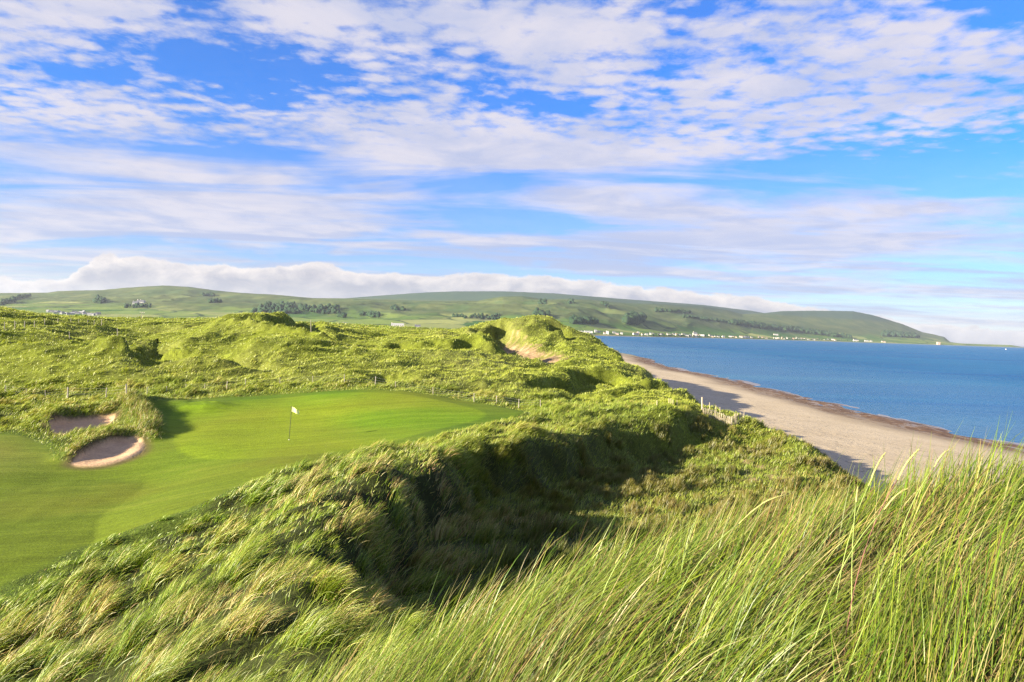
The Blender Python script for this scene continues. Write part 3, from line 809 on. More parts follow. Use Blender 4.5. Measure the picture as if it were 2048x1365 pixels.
# ------------------------------------------------------------------ small built things
import bmesh
def bm_box(bm, cx, cy, cz, sx, sy, sz, rot=None):
    r = bmesh.ops.create_cube(bm, size=1.0)
    M = Matrix.Translation((cx, cy, cz)) @ (rot or Matrix.Identity(4)) @ Matrix.Diagonal((sx, sy, sz, 1))
    bmesh.ops.transform(bm, matrix=M, verts=r['verts'])
    return r['verts']
def bm_tube(bm, pts, rad, seg=8):
    rings = []
    for i, p in enumerate(pts):
        p = Vector(p)
        a = Vector(pts[max(i-1, 0)]); b = Vector(pts[min(i+1, len(pts)-1)])
        t = (b-a).normalized(); q = t.orthogonal().normalized() if abs(t.z) > 0.9 else t.cross(Vector((0, 0, 1))).normalized(); w = t.cross(q)
        rr = rad[i] if isinstance(rad, (list, tuple)) else rad
        rings.append([bm.verts.new(p+(q*math.cos(2*math.pi*k/seg)+w*math.sin(2*math.pi*k/seg))*rr) for k in range(seg)])
    for i in range(len(rings)-1):
        for k in range(seg):
            bm.faces.new((rings[i][k], rings[i][(k+1) % seg], rings[i+1][(k+1) % seg], rings[i+1][k]))
    bm.faces.new(rings[0][::-1]); bm.faces.new(rings[-1])
def bm_obj(name, bm, mat, parent=None, smooth=False, **k):
    bmesh.ops.recalc_face_normals(bm, faces=bm.faces)
    me = bpy.data.meshes.new(name); bm.to_mesh(me); bm.free()
    if smooth:
        for f in me.polygons: f.use_smooth = True
    return link(name, me, mat, parent, **k)
def at(px, py, lo=7.5, hi=430):
    return drop(px, py, lambda a, b: HG(a, b), lo, hi)

M_WOOD = simple_mat("weathered_post_wood", (0.22, 0.18, 0.13), 0.85, 18, 0.35)
M_WOOD2 = simple_mat("grey_post_wood", (0.30, 0.27, 0.22), 0.85, 18, 0.35)
M_PALE = simple_mat("pale_chestnut_paling", (0.40, 0.34, 0.25), 0.85, 12, 0.3)
M_WIRE = simple_mat("galvanised_wire", (0.25, 0.25, 0.24), 0.5)
M_WHITE = simple_mat("white_paint", (0.80, 0.79, 0.75), 0.5)
M_BLACK = simple_mat("black_paint", (0.02, 0.02, 0.02), 0.5)
M_FLAG = simple_mat("yellow_flag_cloth", (0.85, 0.88, 0.30), 0.8)

# flagstick
fb = at(578, 880, 30)
flag = empty("golf_flag", fb, label="yellow golf flag on a black and white banded pin on the putting green", cat="golf flag")
lean = Matrix.Rotation(math.radians(3.0), 4, 'Y')
bands = [(0.0, 0.80, M_BLACK), (0.80, 0.98, M_WHITE), (0.98, 1.16, M_BLACK), (1.16, 1.34, M_WHITE), (1.34, 1.50, M_BLACK), (1.50, 1.68, M_WHITE), (1.68, 1.80, M_BLACK), (1.80, 2.22, M_WHITE)]
bm = bmesh.new(); mats = []
for i, (a, b, mt) in enumerate(bands):
    n0 = len(bm.faces)
    bm_tube(bm, [(0, 0, a), (0, 0, b)], 0.017, 8)
    bm.faces.ensure_lookup_table()
    for f in bm.faces[n0:]: f.material_index = 0 if mt is M_BLACK else 1
bmesh.ops.transform(bm, matrix=lean, verts=bm.verts)
pole = bm_obj("pin", bm, M_BLACK, flag); pole.data.materials.append(M_WHITE)
gx, gz = 14, 8
Vf = []
for j in range(gz+1):
    for i in range(gx+1):
        s = i/gx; t = j/gz
        hgt = 0.33*(1-0.30*s)
        Vf.append((0.017+0.48*s, 0.05*math.sin(s*7.0+t*1.0)*s+0.02*s, 1.86-0.05*s*s+hgt*t-0.11*s*math.sin(s*2)*(1)))
Vf = np.array(Vf); top = Vf.copy()
front = Vf+np.array([0, -0.003, 0]); backv = Vf+np.array([0, 0.003, 0])
VV = np.concatenate([front, backv]); nq = (gx+1)*(gz+1)
fq = []
for j in range(gz):
    for i in range(gx):
        a = j*(gx+1)+i; fq.append([a, a+1, a+gx+2, a+gx+1]); fq.append([nq+a, nq+a+gx+1, nq+a+gx+2, nq+a+1])
fo = link("flag_cloth", mesh_from("flag_cloth", VV, fq), M_FLAG, flag)
fo.matrix_local = lean
bm = bmesh.new(); bm_tube(bm, [(0, 0, -0.05), (0, 0, 0.012)], 0.055, 16)
bm_obj("hole_cup", bm, M_WHITE, flag)

def post_mesh(name, h, r, kind=0, seed=0):
    q = np.random.default_rng(seed); bm = bmesh.new()
    bm_tube(bm, [(0, 0, -0.3), (0.004*q.normal(), 0.004*q.normal(), h*0.5), (0.01*q.normal(), 0.01*q.normal(), h-0.02), (0, 0, h)], [r*1.05, r, r*0.95, r*0.6], 8)
    bmesh.ops.recalc_face_normals(bm, faces=bm.faces)
    me = bpy.data.meshes.new(name); bm.to_mesh(me); bm.free(); return me
POSTS = [post_mesh("post", 1.0, 0.042, seed=k) for k in range(4)]
def wire_fence(name, label, plist, mat, wires=(0.35, 0.62, 0.9), group=None, lo=40, hscale=1.0):
    """plist: (px, py_base, height m, radius scale)"""
    pts_ = [at(a, b, lo) for a, b, *_ in plist]
    o = empty(name, pts_[0], label=label, cat="fence", group=group)
    o0 = Vector(pts_[0])
    tops = []
    for k, (p, q) in enumerate(zip(pts_, plist)):
        me = POSTS[k % 4]; q = (q[0], q[1], q[2]*0.85, (q[3] if len(q) > 3 else 1)*0.8)
        po = link("post", me.copy() if k < 0 else me, mat, o)
        po.location = Vector(p)-o0; h = q[2]; rs = q[3] if len(q) > 3 else 1.0
        po.scale = (rs, rs, h); po.rotation_euler = (rng.normal(0, 0.035), rng.normal(0, 0.035)+0.02, rng.uniform(0, 6))
        tops.append((Vector(p)-o0, h))
    for w in wires:
        bm = bmesh.new()
        bm_tube(bm, [tuple(p+Vector((0, 0, h*w))) for p, h in tops], 0.0035, 4)
        bm_obj("wire", bm, M_WIRE, o)
    return o
wire_fence("wire_fence", "long low post and wire fence running behind the putting green", [
 (10,787,0.85,.9),(53,791,0.7,.8),(91,794,0.7,.8),(135,797,1.15,1.9),(212,795,1.0,1.3),(253,792,1.1,1.5),(294,790,0.8,1),(333,787,0.75,.9),(372,783,0.8,.9),
 (409,780,0.7,.8),(453,779,0.9,1.2),(491,774,0.85,.9),(560,768,0.7,.8),(625,765,0.7,.8),(689,768,1.05,1.1),(750,773,1.1,1.2),(791,776,0.7,.8),(866,790,0.8,.9),
 (948,804,0.9,1),(993,808,0.85,1),(1037,816,0.9,1),(1081,816,0.8,.9)], M_WOOD)
wire_fence("wire_fence", "post and wire fence along the upper left dune brow against the hills", [
 (9,659,1.15,1.3),(30,657,1.15,1.3),(49,657,1.2,1.8),(69,655,1.1,1.3),(89,650,1.1,1.4),(116,647,1.0,1.3),(142,646,0.9,1.2),(158,647,0.9,1.2),(175,648,0.8,1.1),(188,650,0.95,1.2),(203,652,1.3,1.6)],
 M_WOOD2, wires=(0.5, 0.75, 0.95), lo=60)
for (px, py, h, r, lab) in [(139,678,0.9,1.0,"lone pale stake in the rough on the left dune below the brow fence"),
                         (235,672,0.8,1.0,"lone short stake in the rough right of the brow fence"),
                         (622,664,1.6,1.3,"lone dark post on the back shoulder of the twin-topped dune"),
                         (1404,820,1.25,2.2,"thick round wooden post at the dune edge above the beach"),
                         (1419,822,0.85,.9,"thin stake nearest the thick wooden post on the dune edge"),
                         (1428,826,1.0,1.0,"taller thin stake in the middle of the stakes by the paling fence"),
                         (1432,827,0.8,.9,"thin stake close behind the tallest stake by the paling fence"),
                         (1440,830,0.75,.8,"rightmost thin stake above the paling fence by the beach"),
                         (1314,815,0.7,1.1,"leftmost small pale stake on the ridge before the beach"),
                         (1338,812,0.8,1.2,"thick pale stake on the ridge, left one of the close trio"),
                         (1342,811,0.75,1.0,"pale stake on the ridge, middle of the close trio"),
                         (1346,812,0.65,1.0,"pale stake on the ridge, right one of the close trio"),
                         (1354,812,0.6,0.9,"rightmost small pale stake on the ridge before the beach")]:
    p = at(px, py, 40)
    me = POSTS[int(px) % 4].copy()
    o = link("fence_post", me, M_PALE if px > 1300 else M_WOOD2, label=lab, cat="post", loc=p)
    o.scale = (r*0.8, r*0.8, h if px > 1390 or px < 1000 else h*0.85); o.rotation_euler = (0, -0.04, 0)
# chestnut paling fence
pal_line = [(1406,833),(1416,836),(1426,839),(1437,843),(1448,848),(1456,851),(1464,852),(1473,851),(1481,850),(1489,848)]
PL = np.array([at(a, b, 40) for a, b in pal_line])
seg = np.r_[0, np.cumsum(np.linalg.norm(np.diff(PL[:, :2], axis=0), axis=1))]
pf = empty("paling_fence", PL[0], label="pale chestnut paling fence curving along the dune edge above the beach", cat="fence")
pm = []
for k in range(3):
    bm = bmesh.new()
    bm_tube(bm, [(0, 0, -0.25), (0.01*(k-1), 0, 0.5), (0, 0.01, 0.96), (0, 0, 1.05)], [0.019, 0.018, 0.016, 0.004], 6)
    bmesh.ops.recalc_face_normals(bm, faces=bm.faces)
    me = bpy.data.meshes.new("paling"); bm.to_mesh(me); bm.free(); pm.append(me)
npal = 62
wp = []
for i in range(npal):
    s = seg[-1]*i/(npal-1)
    p = np.array([np.interp(s, seg, PL[:, k]) for k in range(3)])
    p[2] = HG(np.array([p[0]]), np.array([p[1]]))[0]
    o = link("paling", pm[i % 3], M_PALE, pf)
    o.location = p-PL[0]; o.scale = (1, 1, rng.uniform(0.82, 1.05)*(1.12 if i > 40 else 0.9)); o.rotation_euler = (rng.normal(0, 0.06), rng.normal(0, 0.06), rng.uniform(0, 6))
    wp.append(p-PL[0])
for hz_ in (0.35, 0.8):
    bm = bmesh.new(); bm_tube(bm, [tuple(p+np.array([0, 0, hz_])) for p in wp[::2]], 0.012, 4); bm_obj("wire", bm, M_WIRE, pf)

# marram flower spikes standing over the foreground grass
M_SPIKE = simple_mat("seed_spike_straw", (0.40, 0.38, 0.13), 0.8, 40, 0.25)
M_STEM = simple_mat("green_grass_stem", (0.24, 0.30, 0.08), 0.7)
M_STEMR = simple_mat("reddish_grass_stem", (0.20, 0.09, 0.07), 0.7)
def spike(tipx, tipy, basex, basey, depth, slen, mat_stem, label):
    """stalk whose tip and spike bottom stand at the given places, depth metres away"""
    T = pt(tipx, tipy, depth); Bq = pt(basex, basey, depth*0.985)
    dirv = (T-Bq)/np.linalg.norm(T-Bq)
    # follow the stem back down to the ground in a bow
    P = [T, Bq]; d = -dirv.copy(); p = Bq.copy()
    for k in range(14):
        d = d+np.array([0.02, 0.0, -0.10]); d /= np.linalg.norm(d)
        p = p+d*0.08; P.append(p.copy())
        if p[2] < HG(np.array([p[0]]), np.array([p[1]]))[0]: break
    root = P[-1]; rel = [q-root for q in P]
    e = empty("marram_flower_stalk", root, label=label, cat="grass stalk", group="marram flower stalks over the foreground grass")
    bm = bmesh.new(); bm_tube(bm, [tuple(q) for q in rel[1:][::-1]], 0.0022, 6); bm_obj("stem", bm, mat_stem, e, smooth=True)
    bm = bmesh.new()
    a, b = rel[1], rel[0]
    pts_ = [tuple(a+(b-a)*t+np.array([0, 0, 0.10*np.linalg.norm(b-a)*math.sin(math.pi*t)])) for t in np.linspace(0, 1, 9)]
    bm_tube(bm, pts_, [0.0015, 0.0028, 0.0038, 0.0042, 0.004, 0.0036, 0.003, 0.002, 0.0006], 8)
    for v_ in bm.verts: v_.co += Vector(rng.normal(0, 0.0009, 3))
    for k in range(90):   # bristling florets
        t = rng.uniform(0.02, 0.95); c = a+(b-a)*t+np.array([0, 0, 0.10*np.linalg.norm(b-a)*math.sin(math.pi*t)]); an = rng.uniform(0, 6.28)
        q1 = Vector(dirv).orthogonal().normalized(); q2 = Vector(dirv).cross(q1)
        o_ = q1*math.cos(an)+q2*math.sin(an)
        rr = 0.0038*math.sin(math.pi*min(max(t, 0.12), 0.9))
        b0 = Vector(c)+o_*rr; tip = b0+Vector(dirv)*0.014+o_*0.003; w = Vector(dirv).cross(o_)*0.0014
        bm.faces.new([bm.verts.new(b0-w), bm.verts.new(b0+w), bm.verts.new(tip)])
    bm_obj("seed_head", bm, M_SPIKE, e, smooth=True)
for k, (a, b, c, d_, dep, ms, lab) in enumerate([
  (1214,1076,1178,1110,5.2,M_STEM,"upper of three pale spikes bending right over the dark hollow"),
  (1212,1096,1184,1118,5.0,M_STEM,"short pale spike just under the upper one over the dark hollow"),
  (1252,1102,1230,1128,5.0,M_STEM,"small pale spike right of the pair over the dark hollow"),
  (1572,990,1478,1048,3.9,M_STEM,"long curved cream spike in front of the sheltered hollow"),
  (1772,905,1737,972,3.6,M_STEM,"yellow spike standing upright against the shaded beach"),
  (1838,900,1795,960,3.4,M_STEMR,"pale green spike on a reddish stem against the beach"),
  (1816,978,1768,1020,3.3,M_STEM,"broad cream spike just below the reddish stem"),
  (1716,975,1712,1005,3.6,M_STEM,"small blunt spike left of the upright yellow one"),
  (1898,900,1868,935,3.8,M_STEM,"thin green spike leaning right over the sand"),
  (1130,1110,1100,1150,4.9,M_STEM,"faint slim spike at the left end of the foreground grass")]):
    spike(a, b, c, d_, dep, 0.1, ms, lab)

# ------------------------------------------------------------------ village, farms, woods beyond the bay
def far_at(px, py_or_d, byd=True):
    d = py_or_d; x = ray(px, 660)[0]/ray(px, 660)[1]*d
    return np.array([x, d, farH(np.array([x]), np.array([d]))[0]])
M_W = [simple_mat("white_render_wall", (0.50, 0.48, 0.44), 0.8), simple_mat("cream_render_wall", (0.66, 0.58, 0.46), 0.8),
       simple_mat("sandstone_wall", (0.44, 0.32, 0.26), 0.85), simple_mat("grey_harled_wall", (0.28, 0.28, 0.29), 0.85)]
M_R = [simple_mat("slate_roof", (0.10, 0.10, 0.12), 0.7), simple_mat("brown_tile_roof", (0.22, 0.13, 0.10), 0.8), simple_mat("pale_grey_roof", (0.30, 0.30, 0.31), 0.7)]
M_GLASS = simple_mat("dark_window_glass", (0.03, 0.035, 0.045), 0.2, spec=0.6)
def house_parts(w, dp, h, rh):
    bm = bmesh.new()     # walls with gables
    vs = [(-w/2, -dp/2, -2), (w/2, -dp/2, -2), (w/2, dp/2, -2), (-w/2, dp/2, -2), (-w/2, -dp/2, h), (w/2, -dp/2, h), (w/2, dp/2, h), (-w/2, dp/2, h), (-w/2, 0, h+rh), (w/2, 0, h+rh)]
    b = [bm.verts.new(q) for q in vs]
    for f in [(0, 1, 5, 4), (2, 3, 7, 6), (0, 4, 8, 7, 3), (1, 2, 6, 9, 5), (0, 3, 2, 1)]: bm.faces.new([b[i] for i in f])
    bmesh.ops.recalc_face_normals(bm, faces=bm.faces)
    wall = bpy.data.meshes.new("wall"); bm.to_mesh(wall); bm.free()
    bm = bmesh.new(); e = 0.5
    for s in (-1, 1):
        q = [(-w/2-e, s*(dp/2+e), h-0.3), (w/2+e, s*(dp/2+e), h-0.3), (w/2+e, 0, h+rh+0.15), (-w/2-e, 0, h+rh+0.15)]
        lo = [bm.verts.new(Vector(z_)) for z_ in q]; hi = [bm.verts.new(Vector(z_)+Vector((0, 0, 0.3))) for z_ in q]
        bm.faces.new(lo); bm.faces.new(hi[::-1])
        for i in range(4): bm.faces.new((lo[i], lo[(i+1) % 4], hi[(i+1) % 4], hi[i]))
    bmesh.ops.recalc_face_normals(bm, faces=bm.faces)
    roof = bpy.data.meshes.new("roof"); bm.to_mesh(roof); bm.free()
    bm = bmesh.new()
    bm_box(bm, -w/2+1.0, 0, h+rh+0.9, 1.1, 1.8, 2.0); bm_box(bm, -w/2+1.0, 0.4, h+rh+2.1, 0.4, 0.4, 0.5); bm_box(bm, -w/2+1.0, -0.4, h+rh+2.1, 0.4, 0.4, 0.5)
    ch = bpy.data.meshes.new("chimney"); bm.to_mesh(ch); bm.free()
    nw = max(2, int(w/4.5)); fl = 2 if h > 4.5 else 1
    bm = bmesh.new(); bm_box(bm, 0, -0.03, 0, 1.3, 0.1, 1.5)
    wi = bpy.data.meshes.new("window"); bm.to_mesh(wi); bm.free()
    spots = [(-w/2+(k+0.5)*w/nw, -dp/2, 1.5+2.7*f) for k in range(nw) for f in range(fl)]
    return wall, roof, ch, wi, spots
protos = [house_parts(13, 8, 5.6, 3.6), house_parts(19, 9, 6.0, 4.0), house_parts(10, 8, 7.2, 3.8), house_parts(27, 9, 5.0, 3.4), house_parts(15, 8, 3.6, 3.6)]
wname = ["white", "cream", "pink sandstone", "grey harled"]; rname = ["slate roof", "brown tiled roof", "pale grey roof"]
shape = ["two storey house", "wide two storey house", "tall narrow house", "long terrace", "low cottage"]
mesh_cache = {}
def house(px, d, pi, wi_, ri, sc_=1.0, name="house", label=None, group=None, rz=None):
    P = far_at(px, d)
    h = empty(name, P, rz if rz is not None else rng.normal(0, 0.35)+0.2, label=label, cat="house", group=group)
    key = (pi, wi_, ri)
    if key not in mesh_cache:
        a, b, c, e = [m.copy() for m in protos[pi][:4]]
        a.materials.append(M_W[wi_]); b.materials.append(M_R[ri]); c.materials.append(M_W[wi_ if wi_ > 1 else 1]); e.materials.append(M_GLASS)
        mesh_cache[key] = (a, b, c, e)
    a, b, c, e = mesh_cache[key]
    link("wall", a, None, h); r = link("roof", b, None, h); link("chimney", c, None, r); 
    for q in protos[pi][4]: link("window", e, None, h, loc=q)
    h.scale = (sc_,)*3
    return h
vp = [1100+.195*q for q in (170,215,250,310,330,385,420,470,495,560,590,655,690,735,880,905,950,990,1030,1060,1120,1150,1205,1235,1270,1300,1330,1370,1400,1440,1470,1485,1510,1530,1560,1600,1640,1665,1700,1730,1780,1850,1870,1910,1960,1990,2030)]
vp += [1480+.215*q for q in (50,80,110,180,215,250,320,340,360,395,420,440,470,500,530,560,580,610,640,680,700,725,790,820,865,890)]
seen = {}
for k, px in enumerate(sorted(vp)):
    pi = int(rng.integers(0, 5)); wi_ = int(rng.choice([0, 0, 0, 1, 2, 3])); ri = int(rng.choice([0, 0, 1, 2]))
    sec = "near the sandy bend" if px < 1240 else ("at the left village end" if px < 1330 else ("mid village front" if px < 1480 else ("toward the village's right end" if px < 1600 else "at the far right village end")))
    lab = "%s %s, %s, %s" % (wname[wi_], shape[pi], rname[ri], sec)
    house(px, float(coastD(px))+rng.uniform(60, 190), pi, wi_, ri, rng.uniform(0.70, 1.05), label=lab, group="houses of the village across the bay")
for px, off, pi, wi_, ri, s_, nm, lab in [
  (1390,70,2,0,0,2.0,"house","tallest bright white house on the village front above the water"),
  (1552,620,3,0,2,1.3,"farmhouse","long white farmhouse alone on the slope under the tree belt"),
  (1711,110,1,0,0,1.5,"house","bright white house at the right end of the tree belt"),
  (1716,150,0,1,0,1.2,"house","small cream outhouse just right of the white house at the tree belt end"),
  (1734,110,3,0,2,1.2,"farmhouse","long low white building on the shore right of the tree belt"),
  (1743,110,4,0,2,1.2,"farmhouse","low white cottage at the right end of the long shore building"),
  (1768,90,3,1,1,1.2,"farmhouse","isolated cream longhouse on the green shore of the headland")]:
    house(px, float(coastD(px))+off, pi, wi_, ri, s_, nm, lab, rz=0.1)
# houses on the plain seen over the dunes
for px, d, pi, wi_, ri, s_, lab in [(795,1500,3,0,2,1.0,"long white farm building beyond the dunes in the middle of the plain"),
  (690,2100,4,0,0,1.0,"small white cottage far left of the long white farm building"),
  (835,2300,4,3,0,1.2,"small grey cottage right of the long white farm building"),
  (280,3500,4,0,0,2.2,"white hill farmhouse on the left slope"),(284,3540,4,0,0,1.6,"little white barn beside the left hill farmhouse"),
  (270,3480,4,3,0,1.8,"grey barn left of the white hill farmhouse")]:
    house(px, d, pi, wi_, ri, s_, "farmhouse", lab, rz=0.1)
k = 0
for px in np.linspace(96, 197, 20):
    px = px+rng.normal(0, 1.5); wi_ = 0 if px > 165 and rng.random() < 0.3 else 3
    house(px, 2450+rng.uniform(0, 250), int(rng.integers(0, 5)), wi_, 0 if rng.random() < .7 else 2, 0.85, "house",
          "white house in the grey estate behind the left dunes" if wi_ == 0 else "grey house in the estate behind the left dunes", "houses of the estate behind the left dunes")
# grey polytunnel-like shed
M_SHED = simple_mat("grey_shed_sheeting", (0.25, 0.26, 0.29), 0.6)
P = far_at(946, 1300); sh = empty("farm_shed", P, 0.05, label="long grey ribbed farm shed on the plain left of the sandy dune peak", cat="shed")
bm = bmesh.new(); w_, d_, h_ = 22, 10, 3.4
for i in range(2):
    pass
prof = [(-d_/2, -2), (-d_/2, h_)]+[(-d_/2*math.cos(a), h_+1.6*math.sin(a)) for a in np.linspace(0.2, math.pi-0.2, 8)]+[(d_/2, h_), (d_/2, -2)]
ra = [bm.verts.new((-w_/2, a, b)) for a, b in prof]; rb = [bm.verts.new((w_/2, a, b)) for a, b in prof]
for i in range(len(prof)): bm.faces.new((ra[i], ra[(i+1) % len(prof)], rb[(i+1) % len(prof)], rb[i]))
bm.faces.new(ra[::-1]); bm.faces.new(rb); bm_obj("shell", bm, M_SHED, sh)
bm = bmesh.new()
for i in range(11): bm_box(bm, -w_/2+1+i*2, -d_/2-0.1, 1.2, 0.5, 0.15, 3.8)
bm_obj("rib", bm, M_WHITE, sh)
# ruined tower on the point
P = far_at(1878, float(coastD(1878))+35); tw = empty("stone_tower", P, 0.1, label="square pinkish stone tower on the low point of the headland", cat="tower")
bm = bmesh.new(); bm_box(bm, 0, 0, 9, 24, 18, 24); 
bm_obj("wall", bm, simple_mat("pink_stone", (0.50, 0.34, 0.27), 0.9, 0.3, 0.2), tw)
bm = bmesh.new()
for i in range(6): bm_box(bm, -10+i*4, -8, 22, 2, 2, 2)
for i in range(6): bm_box(bm, -10+i*4, 8, 22, 2, 2, 2)
bm_obj("parapet", bm, M_W[2], tw)
bm = bmesh.new(); bm_box(bm, -4, -9.05, 9, 2.2, 0.3, 4); bm_box(bm, 5, -9.05, 14, 2, 0.3, 3); bm_obj("window", bm, M_GLASS, tw)
# electricity pole on the left plain
P = far_at(284, 640); pp = empty("electricity_pole", P, 0.1, label="wooden twin-legged electricity pole on the plain behind the left dunes", cat="electricity pole")
zt = CAMZ+(hzn(284)-624)*640/F - P[2]
for s in (-1, 1):
    bm = bmesh.new(); bm_tube(bm, [(s*0.9, 0, -1), (s*0.9, 0, zt)], 0.2, 8); bm_obj("leg", bm, M_WOOD2, pp)
bm = bmesh.new(); bm_box(bm, 0, -0.25, zt-0.5, 4.2, 0.2, 0.3); bm_box(bm, 0, -0.25, zt-3.0, 2.2, 0.2, 0.25); bm_obj("crossarm", bm, M_WOOD2, pp)
bm = bmesh.new()
for s in (-1.9, 0, 1.9): bm_tube(bm, [(s, -0.25, zt-0.4), (s, -0.25, zt+0.1)], 0.12, 6)
bm_obj("insulator", bm, M_WHITE, pp)
# boat
Pb = pt(2012, 700.5, 2600); Pb[2] = 0
bt = empty("motor_boat", Pb, 0.6, label="small white boat on the open sea at the right edge", cat="boat")
bm = bmesh.new(); st_ = []
for i, (xx_, ww_, top_) in enumerate([(-4.5, 1.3, 1.1), (-3, 1.5, 1.1), (0, 1.6, 1.2), (2.5, 1.2, 1.4), (4.2, 0.4, 1.75), (4.9, 0.05, 1.9)]):
    st_.append([bm.verts.new(q) for q in [(xx_, -ww_, top_), (xx_*0.96, -ww_*0.6, -0.3), (xx_*0.96, ww_*0.6, -0.3), (xx_, ww_, top_)]])
for i in range(len(st_)-1):
    for k in range(4): bm.faces.new((st_[i][k], st_[i][(k+1) % 4], st_[i+1][(k+1) % 4], st_[i+1][k]))
bm.faces.new(st_[0]); bm.faces.new(st_[-1][::-1])
bm_obj("hull", bm, M_WHITE, bt)
bm = bmesh.new(); vs = bm_box(bm, -0.5, 0, 2.0, 3.2, 2.0, 1.7); 
bm_obj("cabin", bm, M_WHITE, bt)
bm = bmesh.new(); bm_box(bm, 0.5, 0, 2.3, 1.3, 2.06, 0.6); bm_obj("window", bm, M_GLASS, bt)

# woods
def wood_mat():
    m, nt, out = new_mat("tree_foliage"); g = NG(nt)
    pos = g.n("ShaderNodeNewGeometry").outputs["Position"]
    c = g.mix(g.rng(g.noise(pos, 0.06, 5, 0.7), 0.35, 0.65), (0.016, 0.036, 0.020), (0.035, 0.065, 0.028))
    p = g.n("ShaderNodeBsdfPrincipled"); g.put(p.inputs["Base Color"], c); p.inputs["Roughness"].default_value = 1; p.inputs["Specular IOR Level"].default_value = 0.05
    nt.links.new(p.outputs[0], out.inputs[0]); return m
M_TREE = wood_mat()
bm = bmesh.new(); bmesh.ops.create_icosphere(bm, subdivisions=2, radius=1.0)
ICO_V = np.array([v_.co[:] for v_ in bm.verts]); ICO_F = np.array([[q.index for q in f.verts] for f in bm.faces]); bm.free()
def wood(name, spots, label=None):
    """spots: (x, y, z, r, h)"""
    Vs, Fs = [], []
    for i, (x, y, z, r, h) in enumerate(spots):
        nz = 1+rng.normal(0, 0.16, (len(ICO_V), 1))
        v_ = ICO_V*nz*np.array([r, r, h*0.55])+np.array([x, y, z+h*0.45])
        Vs.append(v_); Fs.append(ICO_F+i*len(ICO_V))
    link(name, mesh_from(name, np.concatenate(Vs), np.concatenate(Fs), smooth=False), M_TREE, kind='stuff', label=label)
def solve_d(px, py, lo=900, hi=9500):
    r = ray(px, py); ds = np.linspace(lo, hi, 3000); x = r[0]/r[1]*ds; z = CAMZ+r[2]/r[1]*ds
    g_ = farH(x, ds); k = np.argmax(z <= g_)
    return float(ds[k]) if (z <= g_).any() else None
def wood_between(name, segs, tree_h, npx, dep=60, label=None):
    sp = []
    for (a, ya, b, yb) in segs:
        n_ = max(2, int(abs(b-a)*npx))
        for i in range(n_):
            t = rng.random(); px = a+(b-a)*t; py = ya+(yb-ya)*t
            d = solve_d(px, py)
            if d is None: continue
            d += rng.uniform(-dep, dep)
            p = far_at(px, d); h = tree_h*rng.uniform(0.7, 1.3)
            sp.append((p[0], p[1], p[2], h*rng.uniform(0.35, 0.6), h))
    if sp: wood(name, sp, label)
wood_between("wood", [(1066,634,1096,635)], 26, 1.6, 50, "dark rounded wood on the slope above the sandy dune peak")
wood_between("wood", [(1142,646,1192,647)], 24, 1.6, 50, "broad dark wood above the left end of the village")
wood_between("wood", [(1252,645,1275,646),(1252,640,1270,640),(1270,646,1286,643)], 34, 2.6, 50, "tall dense clump of trees left of the tree belt")
wood_between("wood", [(1365,633,1470,648)], 14, 1.0, 40, "thin line of trees rising left from the long tree belt")
wood_between("wood", [(1460,647,1530,655),(1520,655,1600,663),(1600,663,1702,677)], 26, 2.2, 70, "long dark tree belt above the village")
wood_between("wood", [(1765,672,1838,676),(1765,668,1830,672)], 30, 1.5, 70, "dark trees at the foot of the headland hill")
wood_between("wood", [(505,625,600,626),(600,618,680,622),(520,618,590,616)], 18, 1.0, 120, "dark woodland patch on the middle hillside")
wood_between("wood", [(780,618,808,622),(675,634,690,636),(720,630,760,634)], 16, 1.0, 60, "scattered trees in the gully of the middle hillside")
wood_between("wood", [(192,601,206,604),(190,606,204,607)], 20, 1.6, 30, "small plantation on the left hill")
wood_between("wood", [(0,611,30,604),(20,603,58,594)], 20, 1.0, 60, "slanting dark wood at the left edge of the hills")
wood_between("wood", [(415,606,440,605),(400,590,425,592)], 16, 1.2, 30, "tiny dark copse right of the left hill summit")
wood_between("wood", [(248,614,300,613),(905,634,1000,636)], 12, 0.7, 40, "hedgerow trees on the flat fields below the hills")
wood_between("wood", [(1075,605,1090,605),(1135,606,1145,607),(1200,608,1215,613),(1310,622,1380,626)], 18, 1.2, 50, "little copses on the hill under the cloud")
wood_between("wood", [(1110,670,1190,671),(1300,672,1500,674),(1500,677,1700,682)], 7, 0.35, 30, "garden trees and bushes among the village houses")

# ------------------------------------------------------------------ haze
HZ = 420.0
bm = bmesh.new(); bm_box(bm, 0, 0, (HZ-8)/2, 2*R+200, 2*R+200, HZ+8)
m, nt, out = new_mat("pale_air"); g = NG(nt)
pv = g.n("ShaderNodeVolumePrincipled"); pv.inputs["Color"].default_value = (0.80, 0.88, 1.0, 1); pv.inputs["Density"].default_value = 3.1e-5; pv.inputs["Anisotropy"].default_value = 0.2
nt.links.new(pv.outputs[0], out.inputs["Volume"])

if 'NOHAZE' not in os.environ: bm_obj("haze", bm, m, kind='stuff')

# ------------------------------------------------------------------ light
sun_d = bpy.data.lights.new("sun", 'SUN'); sun = bpy.data.objects.new("sun", sun_d); COL.objects.link(sun)
sun_d.energy = 5.0; sun_d.angle = math.radians(0.5); sun_d.color = (1.0, 0.875, 0.65)
to_sun = Vector((SUN_DIR[0]*math.cos(SUN_EL), SUN_DIR[1]*math.cos(SUN_EL), math.sin(SUN_EL)))
sun.rotation_euler = to_sun.to_track_quat('Z', 'Y').to_euler()

